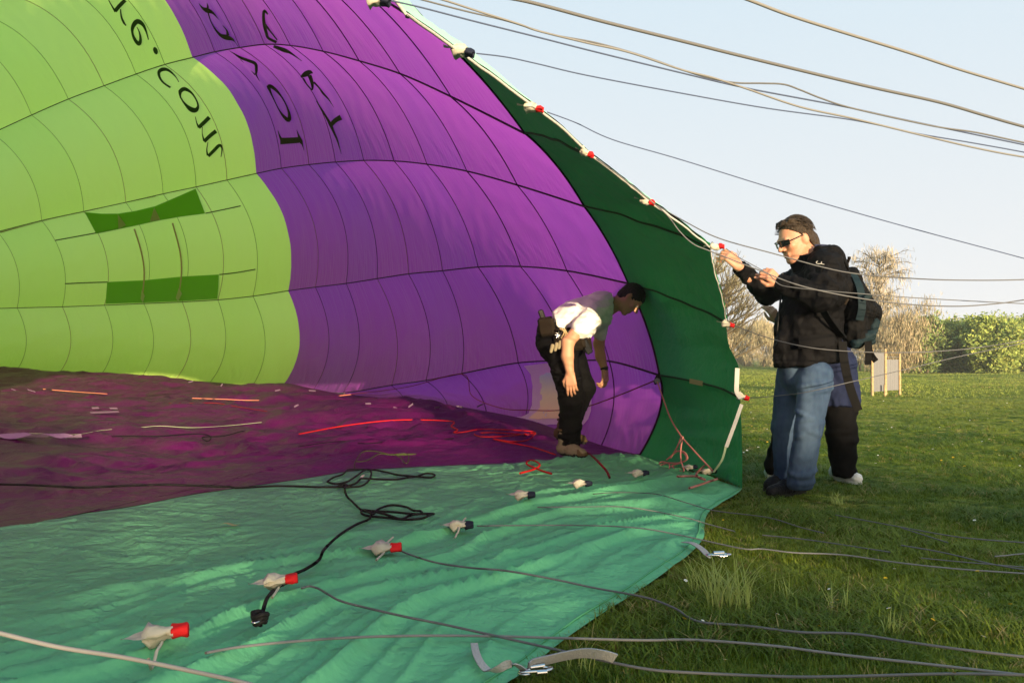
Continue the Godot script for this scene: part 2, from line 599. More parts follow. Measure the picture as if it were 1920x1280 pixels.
# a flat outline laid on the cloth, cut into small triangles so that it follows the bulge
func patch(mb: MB, k: int, outline: PackedVector2Array, lift: float, colour = null) -> void:
	var id := Geometry2D.triangulate_polygon(outline)
	var todo := []
	for j in range(0, id.size(), 3): todo.push_back([outline[id[j]], outline[id[j + 1]], outline[id[j + 2]]])
	var seen := {}
	while todo.size():
		var t: Array = todo.pop_back()
		var far := 0
		var most := 0.0
		for j in 3:
			var l: float = (t[j] as Vector2).distance_to(t[(j + 1) % 3])
			if l > most:
				most = l
				far = j
		if most > 14.0:
			var a: Vector2 = t[far]
			var b: Vector2 = t[(far + 1) % 3]
			var c: Vector2 = t[(far + 2) % 3]
			var m := (a + b) * 0.5
			todo.push_back([a, m, c])
			todo.push_back([m, b, c])
			continue
		for p in t:
			var key := Vector2i((p * 16.0).round())
			if not seen.has(key):
				seen[key] = mb.v.size()
				mb.v.push_back(on_cloth(k, p, lift))
				if colour != null: mb.c.push_back(colour.call(p))
			mb.i.push_back(seen[key])

func pv2(l: Array, ox := 0.0, oy := 0.0, sc := 1.0) -> PackedVector2Array:
	var o := PackedVector2Array()
	for j in range(0, l.size(), 2): o.push_back(Vector2(ox + l[j] / sc, oy + l[j + 1] / sc))
	return o

var EDGE := []        # mouth edge per gore: points from tape k to tape k + 1

func skirt_edge() -> void:
	var e := [
		[[1392,915,5.67], [1392,860,5.63], [1391,805,5.6], [1388,745,5.62]],
		[[1388,745,5.62], [1386,712,5.6], [1386,690,5.6], [1377,668,5.6], [1368,650,5.6], [1364,628,5.6], [1362,604,5.6]],
		[[1362,604,5.6], [1357,570,5.5], [1346,530,5.36], [1336,490,5.25], [1332,463,5.2]],
		[[1332,463,5.2], [1290,430,4.95], [1222,380,4.64], [1165,335,4.35], [1108,291,4.1]],
		[[1108,291,4.1], [1060,245,3.9], [1006,203,3.7], [935,150,3.5], [868,103,3.28], [812,62,3.1], [760,25,2.9]]]
	for g in e:
		var l := []
		for p in g: l.push_back(P(p[0], p[1], p[2]))
		EDGE.push_back(l)
	for k in 6:
		if k < 5: RW[k][0] = EDGE[k][0]
		else: RW[k][0] = EDGE[4][EDGE[4].size() - 1]

func skirt_point(k: int, v: float, s: float) -> Vector3:
	# s = 0 at the mouth edge, 1 at the seam
	var a := poly_at(EDGE[k], v) if k < 5 else surf(k, v, 0.0)
	var b := surf(k, v, 1.0)
	var p := a.lerp(b, s)
	var out := (p - centre(1.0)).normalized()
	p += out * ((0.10 if k < 2 else 0.03) * sin(PI * s) + 0.05 * sin(PI * s) * 4.0 * v * (1.0 - v))
	if k <= 1:
		# loose cloth near the ground: folds running from the seam towards the mouth corner
		var w := sin(PI * clampf(s, 0.0, 1.0)) * (1.0 if k == 0 else 0.6)
		p += out * (noise.get_noise_2d(v * 420.0 + s * 160.0, s * 60.0 + k * 99.0) * 0.05 + noise.get_noise_2d(v * 900.0 + s * 300.0, s * 90.0) * 0.018) * w
	else:
		p += out * noise.get_noise_2d(v * 260.0 + s * 60.0 + k * 400.0, s * 50.0) * 0.03 * sin(PI * s) + out * soft.get_noise_2d(v * 900.0 - s * 300.0 + k * 77.0, s * 70.0) * 0.012 * sin(PI * clampf(s + 0.15, 0.0, 1.0))
	return p

var SEAM_FLOOR := []   # green / purple boundary on the ground
var FRONT := []        # front edge of the ground cloth

func sheet_lines() -> void:
	for p in [[1200,853], [1130,858], [1060,862], [980,867], [900,870], [800,874], [700,879], [640,885], [560,898], [440,915], [340,930], [250,948], [125,966], [0,986], [-180,1030]]:
		SEAM_FLOOR.push_back(G(p[0], p[1], 0.03))
	SEAM_FLOOR[0] = RW[0][1]
	SEAM_FLOOR.push_back(Vector3(-4.0, 0.02, -2.0))
	for p in [[1392,915], [1384,928], [1345,953], [1326,968], [1321,990], [1319,1012], [1290,1045], [1250,1076], [1180,1122], [1110,1165], [1040,1218], [960,1281]]:
		FRONT.push_back(G(p[0], p[1], 0.012))
	FRONT[0] = RW[0][0]
	FRONT.push_back(Vector3(-0.30, 0.012, -1.72))
	FRONT.push_back(Vector3(-1.1, 0.012, -1.1))
	FRONT.push_back(Vector3(-3.2, 0.012, -0.2))

func spread(l: Array, t: float) -> Vector3:
	# even in arc length
	var tot := 0.0
	for j in l.size() - 1: tot += (l[j] as Vector3).distance_to(l[j + 1])
	var w := clampf(t, 0.0, 1.0) * tot
	for j in l.size() - 1:
		var d := (l[j] as Vector3).distance_to(l[j + 1])
		if w <= d or j == l.size() - 2:
			return poly_at(l, (j + clampf(w / d, 0.0, 1.0)) / (l.size() - 1))
		w -= d
	return l[-1]

func sheet_height(p: Vector3, s: float) -> float:
	# s: 0 at the purple seam, 1 at the front edge
	var dir := (G(1290, 1010) - G(640, 1270))
	dir = Vector3(dir.x, 0, dir.z).normalized()
	var al := p.x * dir.x + p.z * dir.z
	var ac := -p.x * dir.z + p.z * dir.x
	var h := 0.0
	var fr := smoothstep(0.40, 0.60, s)
	var bend := soft.get_noise_2d(al * 55.0, ac * 45.0 + 77.0) * 0.20
	var r1 := soft.get_noise_2d(al * 34.0, (ac + bend) * 270.0)
	var r2 := soft.get_noise_2d(al * 70.0 + 300.0, (ac + bend * 1.2) * 580.0)
	var r3 := soft.get_noise_2d(al * 240.0 + 900.0, (ac + bend) * 520.0)
	h += fr * (pow(maxf(0.0, 1.0 - absf(r1) * 2.2), 2.0) * 0.040 + pow(maxf(0.0, 1.0 - absf(r2) * 2.4), 2.0) * 0.013 + r3 * 0.004 + (soft.get_noise_2d(al * 45.0 + 50.0, ac * 120.0)) * 0.02)
	var n1 := noise.get_noise_2d(p.x * 45.0, p.z * 45.0)
	var n2 := noise.get_noise_2d(p.x * 130.0 + 50.0 + n1 * 60.0, p.z * 130.0)
	var n3 := noise.get_noise_2d(p.x * 520.0, p.z * 520.0 + 90.0)
	h += (1.0 - fr * 0.7) * ((n1 + 0.3) * 0.035 + maxf(0.0, 0.10 - absf(n2)) * 0.10 + maxf(0.0, 0.15 - absf(n3)) * 0.022)
	# bunched cloth round the stooping man's boots and along the skirt
	var b := p - G(1150, 878)
	h += exp(-(b.x * b.x * 1.2 + b.z * b.z * 9.0)) * (0.01 + maxf(0.0, 0.35 - absf(noise.get_noise_2d(p.x * 260.0, p.z * 140.0))) * 0.13)
	return h * smoothstep(0.0, 0.06, s) * (1.0 - 0.85 * smoothstep(0.9, 1.0, s)) + 0.012

func sheet_point(t: float, s: float) -> Vector3:
	var a := spread(SEAM_FLOOR, t)
	var b := spread(FRONT, t)
	var p := a.lerp(b, s)
	p.y = lerpf(a.y, b.y, s) * (1.0 - smoothstep(0.02, 0.2, t) * 0.5) + sheet_height(p, s) * smoothstep(0.0, 0.05, t)
	return p

var SHEET_HASH := {}
func sheet_y(p: Vector3) -> float:
	# top of the cloth near x, z, from the mesh itself
	var y := -1.0
	var c := Vector2i(floori(p.x / 0.04), floori(p.z / 0.04))
	for a in range(-1, 2):
		for b in range(-1, 2): y = maxf(y, SHEET_HASH.get(c + Vector2i(a, b), -1.0))
	return y if y > -0.5 else 0.03

func floor_far(w: float) -> Vector3:
	# foot of the wall: w is a ring number
	if w <= 7.5: return catmull(RW[0], w)
	return catmull(RW[0], w).lerp(catmull(RW[1], w), smoothstep(7.5, 8.5, w)) if w < 8.5 else catmull(RW[1], w)

func floor_near(w: float) -> Vector3:
	if w < 6.0: return spread(SEAM_FLOOR, (w - 1.0) / 5.0)
	return catmull(RW[10], 1.0 + (w - 6.0) * 22.0 / 17.0)

func floor_point(t: float, s: float) -> Vector3:
	var w := 1.0 + t * 21.9
	var a := floor_far(w)
	var b := floor_near(w)
	var p := a.lerp(b, s)
	var dn := 99.0
	for q in SEAM_FLOOR: dn = minf(dn, Vector2(q.x - p.x, q.z - p.z).length())
	if w < 6.0: dn = minf(dn, Vector2(b.x - p.x, b.z - p.z).length())
	var df := Vector2(a.x - p.x, a.z - p.z).length()
	var e := smoothstep(0.0, 1.0, df) * smoothstep(0.0, 1.6, dn) * smoothstep(0.0, 0.03, t)
	var base := lerpf(maxf(b.y, 0.03), a.y, pow(dn / (dn + df + 0.001), 1.3))
	p.y = base + e * ((noise.get_noise_2d(p.x * 22.0, p.z * 22.0) + 0.25) * 0.16 + maxf(0.0, 0.35 - absf(noise.get_noise_2d(p.x * 75.0, p.z * 110.0))) * 0.16 + maxf(0.0, 0.3 - absf(noise.get_noise_2d(p.x * 210.0 + 40.0, p.z * 260.0))) * 0.07)
	return p

func sleeve(parent: Node, at: Vector3, dir: Vector3, size: float, cap: String, flat := 1.0, sd := 0, tails := false) -> void:
	# a white canvas sleeve sewn to the mouth edge, with a coloured cap where the wire comes out
	rng.seed = 1000 + sd
	var up := Vector3.UP
	if absf(dir.y) > 0.9: up = Vector3.RIGHT
	var sx := dir.cross(up).normalized()
	var sy := sx.cross(dir).normalized()
	var prof := [[-1.25, 0.30], [-0.95, 0.62], [-0.6, 0.55], [-0.25, 0.42], [0.05, 0.36]]
	var mk := func(pr: Array, mb: MB, jit: float, sd2: int) -> void:
		var sides := 14
		var rows := []
		for p in pr:
			var l := []
			for j in sides:
				var a := TAU * j / sides
				var w := 1.0 + jit * noise.get_noise_3d(cos(a) * 90.0 + sd2 * 37.0, sin(a) * 90.0, p[0] * 160.0) * 2.4
				l.push_back(at + dir * (p[0] * size) + (sx * cos(a) + sy * sin(a) * flat) * (p[1] * size * w))
			rows.push_back(l)
		var base := mb.v.size()
		for l in rows:
			for q in l: mb.v.push_back(q)
		for r in rows.size() - 1:
			for j in sides:
				var a := base + r * sides + j
				var b := base + r * sides + (j + 1) % sides
				mb.i.append_array(PackedInt32Array([a, b, b + sides, a, b + sides, a + sides]))
	var mb := MB.new()
	mk.call(prof, mb, 0.6, sd)
	# a loose lappet of canvas lying back from the sleeve
	var lap := func(a: float, b: float) -> Vector3:
		return at + dir * ((-1.0 - a * 1.1) * size) + sx * ((b - 0.5) * (1.0 - a * 0.75) * size * 1.1) + sy * (size * (0.16 + 0.1 * sin(a * 5.0 + b * 3.0)) * flat)
	mb.grid(4, 4, lap)
	if tails:
		for s: float in [-1.0, 1.0]:
			var q := PackedVector3Array()
			for j in 6:
				var w: Vector3 = at + dir * (-0.4 * size) + (sx * s) * (size * (0.3 + j * 0.42)) - dir * (size * 0.25 * s * j * 0.35)
				w.y = sheet_y(w) + 0.006
				q.push_back(w)
			mb.tube(q, 0.0045, 5)
			mb.n.clear()
	var o := put("cable_sleeve", mb.mesh(), M.sleeve_canvas, parent)
	var cb := MB.new()
	mk.call([[-0.05, 0.38], [0.0, 0.47], [0.35, 0.46], [0.62, 0.42], [0.70, 0.33], [0.55, 0.24], [0.3, 0.2], [0.3, 0.02]], cb, 0.34, sd + 50)
	put("cap", cb.mesh(), M[cap], o)

func strap_mesh(pts: PackedVector3Array, side: Vector3, w: float, th := 0.003) -> ArrayMesh:
	var mb := MB.new()
	var q := smooth(pts, 5)
	for j in q.size():
		var d := (q[mini(j + 1, q.size() - 1)] - q[maxi(j - 1, 0)]).normalized()
		var s := (side - d * side.dot(d)).normalized() * w * 0.5
		var n := d.cross(s).normalized() * th * 0.5
		for c in [s + n, s - n, -s - n, -s + n, s + n]: mb.v.push_back(q[j] + c)
	for j in q.size() - 1:
		for k in 4:
			var a := j * 5 + k
			mb.i.append_array(PackedInt32Array([a, a + 1, a + 6, a, a + 6, a + 5]))
	return mb.mesh()

func build_envelope() -> void:
	shape_rows()
	skirt_edge()
	sheet_lines()
	var env := thing("balloon_envelope", "huge purple, lime and green hot air balloon envelope lying half inflated on its side", "balloon")
	env_root = env
	# fabric panels of the visible gores
	for k in 5:
		var last := 8 if k == 0 else 20
		for u in range(1, last):
			var mb := MB.new()
			var off := fmod(u * 0.37 + k * 0.61, 1.0)
			mb.grid(22, 22, func(a, b):
				var p := surf(k, b, u + a)
				var ed: float = pow(absf(2.0 * b - 1.0), 3.0)
				var x: float = (u + a) * 130.0
				var w: float = soft.get_noise_2d(x * 6.5 + (b - 0.5) * 900.0 * (1.0 if b > 0.5 else -1.0), b * 150.0 + k * 300.0) * ed + soft.get_noise_2d(x * 2.2 + b * 260.0, b * 330.0 + k * 300.0) * 0.45 * (1.0 - ed)
				return p + (p - centre(u + a)).normalized() * (w * 0.036 * sin(PI * b) * (2.0 - sin(PI * b))), 1.0, 1.0)
			for j in mb.t.size(): mb.t[j].x = mb.t[j].x * 0.5 + off
			var lime := u >= 10
			var pm: Material = M[("lime_nylon" if lime else "purple_nylon") + ("_b" if (u + k) % 3 == 0 else "")]
			var pn := put("lime_panel" if lime else "purple_panel", mb.mesh(), pm, env)
			# the ring seam at the panel's far side
			var q := PackedVector3Array()
			for j in 15: q.push_back(surf(k, j / 14.0, u + 1.0) + inward(k, j / 14.0, u + 1.0) * 0.012)
			var sb := MB.new()
			var tan: bool = (u + k) % 3 == 1
			sb.tube(q, 0.0058 if tan else 0.0048, 5)
			if u != 9: put("seam", sb.mesh(), M[("tan_seam" if tan else "lime_seam") if lime else ("purple_tan_seam" if tan and u > 4 else "purple_seam")], pn)
	# the gores over the top, the near side and the crown end
	for k in range(0, 10):
		for part in ([[20, 23]] if k > 0 and k < 5 else [[1, 10], [10, 23]] if k >= 5 else []):
			var mb := MB.new()
			var a0: int = part[0]
			var a1: int = part[1]
			mb.grid((a1 - a0) * 2, 6, func(a, b): return surf(k, b, minf(a0 + a * (a1 - a0), 22.99)))
			put("purple_panel" if a1 == 10 else "lime_panel", mb.mesh(), M.purple_nylon if a1 == 10 else M.lime_nylon, env)
	# load tapes along the gores
	for k in range(1, 6):
		var parts := [[1.0, 10.0, "purple_tape"], [10.0, 20.0, "lime_tape"]] if k != 1 else [[1.0, 8.0, "purple_tape"]]
		for part in parts:
			var q := PackedVector3Array()
			var n := 50
			for j in n + 1:
				var u: float = lerpf(part[0], part[1], float(j) / n)
				q.push_back(catmull(RW[k], u) + (centre(u) - catmull(RW[k], u)).normalized() * 0.012)
			var mb := MB.new()
			mb.tube(q, 0.0088, 6)
			put("load_tape", mb.mesh(), M[part[2]], env)
	# skirt
	for k in range(0, 10):
		var mb := MB.new()
		mb.grid(28, 30 if k < 5 else 10, func(a, b): return skirt_point(k, b, a))
		var sk := put("skirt_panel", mb.mesh(), M.skirt_cloth, env)
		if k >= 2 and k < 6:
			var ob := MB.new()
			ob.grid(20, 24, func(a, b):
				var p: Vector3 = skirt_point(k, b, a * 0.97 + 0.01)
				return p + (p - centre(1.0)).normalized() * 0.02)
			put("added_sunlit_layer", ob.mesh(), M.sunlit_skirt_tone, sk)  # added layer over the skirt, sunlit paleness painted in its colour
		if k > 0 and k < 6:
			var q := PackedVector3Array()
			for j in 21:
				var p := skirt_point(k, 0.0, j / 20.0)
				q.push_back(p + (centre(1.0) - p).normalized() * 0.008)
			var tb := MB.new()
			tb.tube(q, 0.008, 5)
			put("load_tape", tb.mesh(), M.green_seam, sk)
		var qs := PackedVector3Array()
		for j in 21:
			var p := surf(k, j / 20.0, 1.0)
			qs.push_back(p + (centre(1.0) - p).normalized() * 0.006)
		var qb := MB.new()
		qb.tube(qs, 0.010, 5)
		put("seam", qb.mesh(), M.purple_tape, sk)
	# pale binding along the mouth edge
	for k in range(2, 6):
		var q := PackedVector3Array()
		for j in 25: q.push_back(skirt_point(k, j / 24.0, 0.0))
		var mb := MB.new()
		mb.tube(q, 0.006 if k > 2 else 0.0035, 6)
		put("edge_binding", mb.mesh(), M.white_webbing, env)
	# cloth on the ground
	var gb := MB.new()
	gb.grid(380, 190, func(a, b): return sheet_point(a, b))
	put("ground_cloth", gb.mesh(), M.ground_cloth, env)
	for p in gb.v:
		var c := Vector2i(floori(p.x / 0.04), floori(p.z / 0.04))
		SHEET_HASH[c] = maxf(SHEET_HASH.get(c, -1.0), p.y)
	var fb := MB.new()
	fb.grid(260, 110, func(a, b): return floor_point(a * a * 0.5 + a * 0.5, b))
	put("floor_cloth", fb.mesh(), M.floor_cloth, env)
	# hem and seam lines of the ground cloth
	for l in [[0.985, "hem_green", 0.004]]:
		var q := PackedVector3Array()
		for j in 141: q.push_back(sheet_point(j / 140.0, l[0]) + Vector3(0, 0.003, 0))
		var mb := MB.new()
		mb.tube(q, l[2], 4)
		put("hem", mb.mesh(), M[l[1]], env)
	envelope_details(env)

func letter(env: Node, k: int, strokes: Array, ox: float, oy: float, sc: float, m: String, closed := false) -> void:
	var mb := MB.new()
	for s in strokes: stroke(mb, k, s, ox, oy, sc, 0.016, closed)
	put("letter", mb.mesh(), M[m], env)

func envelope_details(env: Node) -> void:
	var L := "letter_on_lime"
	var D := "letter_on_purple"
	letter(env, 4, [[[345,-10,56], [262,75,58], [198,152,56]], [[105,-10,12], [150,70,18], [205,160,34]], [[278,120,16], [290,230,26], [325,315,30], [358,360,16]]], 190, 0, 7.664, L)
	letter(env, 4, [[[682,565,14], [650,450,24], [600,345,48], [520,300,72], [460,370,58], [450,460,34], [485,560,44], [545,625,56], [568,560,40], [552,460,22], [515,380,8]]], 190, 0, 7.664, L)
	letter(env, 4, [[[768,672,20], [776,700,58], [792,745,58], [802,775,20]]], 190, 0, 7.664, L)
	letter(env, 3, [[[355,272,8], [310,200,14], [230,130,30], [160,118,46], [116,150,40], [122,210,28], [170,280,22], [255,338,22]]], 280, 110, 6.4, L)
	letter(env, 3, [[[372,385,48], [420,355,48], [500,395,26], [562,480,18], [588,560,26], [560,610,56], [500,600,56], [425,530,24], [375,450,20]]], 280, 110, 6.4, L, true)
	letter(env, 3, [[[555,690,7], [574,770,14], [600,822,30]], [[596,822,44], [660,762,48], [724,698,48]], [[640,815,8], [640,900,10], [662,985,26]], [[662,992,40], [730,925,46], [806,864,48]], [[708,1000,8], [694,1090,14], [705,1160,26]], [[712,1168,36], [780,1100,40], [846,1038,38], [878,1075,20], [865,1178,7]]], 280, 110, 6.4, L)
	letter(env, 4, [[[110,40,6], [165,110,34], [240,148,76], [325,188,34], [410,290,4]], [[232,30,5], [248,110,36]], [[252,190,22], [290,310,14], [350,420,24], [430,515,44], [520,552,78], [610,582,44], [650,620,10], [710,700,6]], [[470,375,10], [530,450,24], [548,525,48]]], 360, 0, 8.0, D)
	letter(env, 4, [[[1150,205,20], [1098,150,44], [1084,220,44], [1094,350,50], [1128,490,46], [1160,565,40], [1280,625,44]], [[1108,360,40], [1195,470,24], [1290,590,20]]], 360, 0, 8.0, D)
	letter(env, 3, [[[1540,254,16], [1600,276,24], [1640,294,12], [1700,337,3]]], 0, 0, 3.0, D)
	letter(env, 3, [[[550,740,4], [640,795,20], [730,850,40], [850,895,46], [955,945,48], [970,1050,42], [968,1110,24], [1022,1212,3]], [[728,878,12], [778,928,4]], [[888,1045,4], [952,1110,22]]], 360, 0, 8.0, D)
	letter(env, 3, [[[180,230,52], [210,310,30], [270,440,16], [330,560,18], [400,660,40], [470,710,62], [478,630,40], [440,510,22], [375,390,22], [290,285,40], [215,230,52]]], 480, 130, 7.53, D, true)
	letter(env, 3, [[[350,1010,96], [480,1004,88], [615,995,84]], [[318,860,8], [340,930,22], [365,985,40]], [[584,850,6], [610,930,26], [640,1010,56], [664,1060,20], [688,1145,4]]], 480, 130, 7.53, D)
	letter(env, 3, [[[640,100,24], [700,60,76], [765,28,66], [812,42,8]], [[672,112,28], [728,205,20], [800,285,22]], [[762,70,56], [792,150,52], [806,220,40], [806,285,16]], [[825,170,30], [900,250,22], [960,332,30], [1040,420,18], [1110,530,3]]], 480, 130, 7.53, D)
	letter(env, 3, [[[860,435,8], [930,550,26], [1010,680,32], [1065,780,46], [1100,860,34], [1160,1000,24], [1218,1195,3]], [[1068,782,60], [1130,715,66], [1212,668,78]]], 480, 130, 7.53, D)
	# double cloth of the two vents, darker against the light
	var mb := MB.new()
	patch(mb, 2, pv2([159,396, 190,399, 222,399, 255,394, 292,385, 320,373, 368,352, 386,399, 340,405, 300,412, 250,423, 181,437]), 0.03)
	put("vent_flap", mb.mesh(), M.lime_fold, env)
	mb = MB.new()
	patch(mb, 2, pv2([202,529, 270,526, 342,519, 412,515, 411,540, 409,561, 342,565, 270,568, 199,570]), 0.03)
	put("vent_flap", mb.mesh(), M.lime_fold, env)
	for q in [[222,399, 238,420, 224,428], [291,386, 303,410, 283,414], [268,545, 274,556, 270,570, 266,562], [338,541, 344,552, 336,568, 332,560]]:
		mb = MB.new()
		patch(mb, 2, pv2(q), 0.05)
		put("vent_tab", mb.mesh(), M.tan_gauze, env)
	# lines sewn across the lime gore and the vent shroud lines
	for s in [[[103,450,2], [180,436,2], [222,428,2]], [[386,399,2], [420,392,2], [452,385,2]], [[122,532,2], [165,530,2], [203,529,2]], [[412,515,2], [446,511,2], [480,505,2]]]:
		mb = MB.new()
		stroke(mb, 2, s, 0, 0, 1.0, 0.02)
		put("vent_line", mb.mesh(), M.lime_tape, env)
	for s in [[[253,428,3], [266,470,3], [272,512,3], [268,560,2.5]], [[325,417,3], [339,470,3], [342,512,3], [336,560,2.5]]]:
		mb = MB.new()
		stroke(mb, 2, s, 0, 0, 1.0, 0.035)
		put("vent_line", mb.mesh(), M.tan_seam, env)
	mb = MB.new()
	stroke(mb, 2, [[0,434,2.6], [80,412,2.6], [157,395,2.6], [222,381,2], [292,366,2]], 0, 0, 1.0, 0.03)
	put("vent_line", mb.mesh(), M.tan_seam, env)
	# sponsor's patch low on the purple wall
	mb = MB.new()
	patch(mb, 0, pv2([35,110, 340,72, 620,60, 900,66, 985,250, 1003,420, 1003,560, 990,760, 950,880, 880,960, 760,1000, 600,970, 500,960, 400,960, 290,985, 150,925, 0,915, -340,905, -330,880, -150,870, 0,850, 100,800, 150,680, 160,400, 130,230], 980, 670, 7.527), 0.02)
	var lg := put("logo", mb.mesh(), M.lilac_cloth, env)
	mb = MB.new()
	patch(mb, 0, pv2([265,262, 300,235, 330,232, 362,205, 400,205, 520,205, 700,260, 730,420, 700,640, 640,840, 520,880, 380,880, 250,895, 110,875, 180,815, 235,775, 275,720, 275,620, 310,600, 305,530, 280,520, 290,440, 305,430, 300,360, 275,350], 980, 670, 7.527), 0.032,
		func(p: Vector2) -> Color:
			var t := (p.y - 697.0) / 90.0
			return lin(0.34, 0.56, 0.90).lerp(lin(0.92, 0.86, 0.40), clampf(t * 2.0, 0.0, 1.0)) if t < 0.5 else lin(0.92, 0.86, 0.40).lerp(lin(0.95, 0.55, 0.25), clampf(t * 2.0 - 1.0, 0.0, 1.0)))
	put("castle_print", mb.mesh(), M.print_cloth, lg)
	for s in [[[[905,690,16], [930,690,16], [950,692,14]], [[908,690,14], [905,650,14]], [[930,690,12], [928,655,12]], [[952,690,14], [952,645,14]]], [[[850,830,12], [880,860,14]], [[880,780,14], [910,800,14], [905,830,12], [875,825,10], [865,800,10], [885,780,10]], [[880,825,10], [878,870,12]]], [[[775,935,14], [825,925,16]], [[820,930,14], [805,952,12]]], [[[330,820,12], [350,770,12]], [[350,772,12], [430,768,14]], [[370,780,10], [390,790,10]]], [[[390,820,12], [365,830,14], [360,850,14], [385,855,12]], [[320,870,12], [315,890,10]]], [[[820,770,14], [810,800,14]]]]:
		mb = MB.new()
		for st in s: stroke(mb, 0, st, 980, 670, 7.527, 0.045)
		put("letter", mb.mesh(), M.white_print, lg)
	# white webbing sewn over the mouth edge
	var q1 := PackedVector3Array([P(1383, 690, 5.53), P(1382, 715, 5.52), P(1382, 735, 5.5), P(1390, 748, 5.46)])
	put("edge_webbing", strap_mesh(q1, RT, 0.028), M.white_webbing, env)
	var q2 := PackedVector3Array([P(1391, 758, 5.46), P(1378, 795, 5.4), P(1362, 838, 5.38)])
	put("edge_webbing", strap_mesh(q2, RT, 0.022), M.white_webbing, env)
	var q3 := PackedVector3Array([P(1361, 838, 5.38), P(1354, 862, 5.38), P(1338, 885, 5.42)])
	put("edge_webbing", strap_mesh(q3, RT, 0.013), M.pale_green_cord, env)
	put("tape_tag", strap_mesh(PackedVector3Array([skirt_point(1, 0.0, 0.62) * 0.995, skirt_point(1, 0.0, 0.48) * 0.995]), Vector3.UP, 0.035), M.tan_gauze, env)
	# sleeves along the free part of the mouth edge
	var sd := 0
	for s in [[716,2,2.75,"navy_cap",0.055,1.0,0.25], [874,98,3.24,"navy_cap",0.062,1.0,0.30], [1006,204,3.66,"red_cap",0.058,1.0,0.25], [1104,289,4.05,"red_cap",0.048,0.9,0.45], [1218,379,4.6,"red_cap",0.056,1.0,0.3], [1349,462,5.05,"red_cap",0.058,1.0,0.0], [1369,609,5.5,"red_cap",0.056,0.8,0.2], [1397,745,5.5,"red_cap",0.056,0.7,0.25]]:
		var at := P(s[0], s[1], s[2])
		var dir: Vector3 = (RT * s[5] - UV_ * s[6] + Vector3(0, 0, 0.25)).normalized()
		sleeve(env, at, dir, s[4] * 0.72, s[3], 0.8, sd)
		sd += 1
	# and along the ground
	for s in [[322,1222,"red_cap",0.1,0.35,true], [535,1110,"red_cap",0.095,0.3,true], [733,1026,"red_cap",0.105,0.1,true], [872,985,"navy_cap",0.095,0.05,true], [990,946,"navy_cap",0.095,0.0,false], [1098,924,"navy_cap",0.095,0.0,false], [1206,909,"navy_cap",0.09,0.0,false], [1300,897,"navy_cap",0.07,0.0,false], [1334,888,"navy_cap",0.085,0.0,false]]:
		var at := G(s[0], s[1], 0.05)
		at.y = sheet_y(at) + 0.025
		sleeve(env, at, Vector3(0.94, 0.02 + s[4] * 0.2, -s[4]).normalized(), s[3] * 0.60, s[2], 0.62, sd, s[5])
		sd += 1

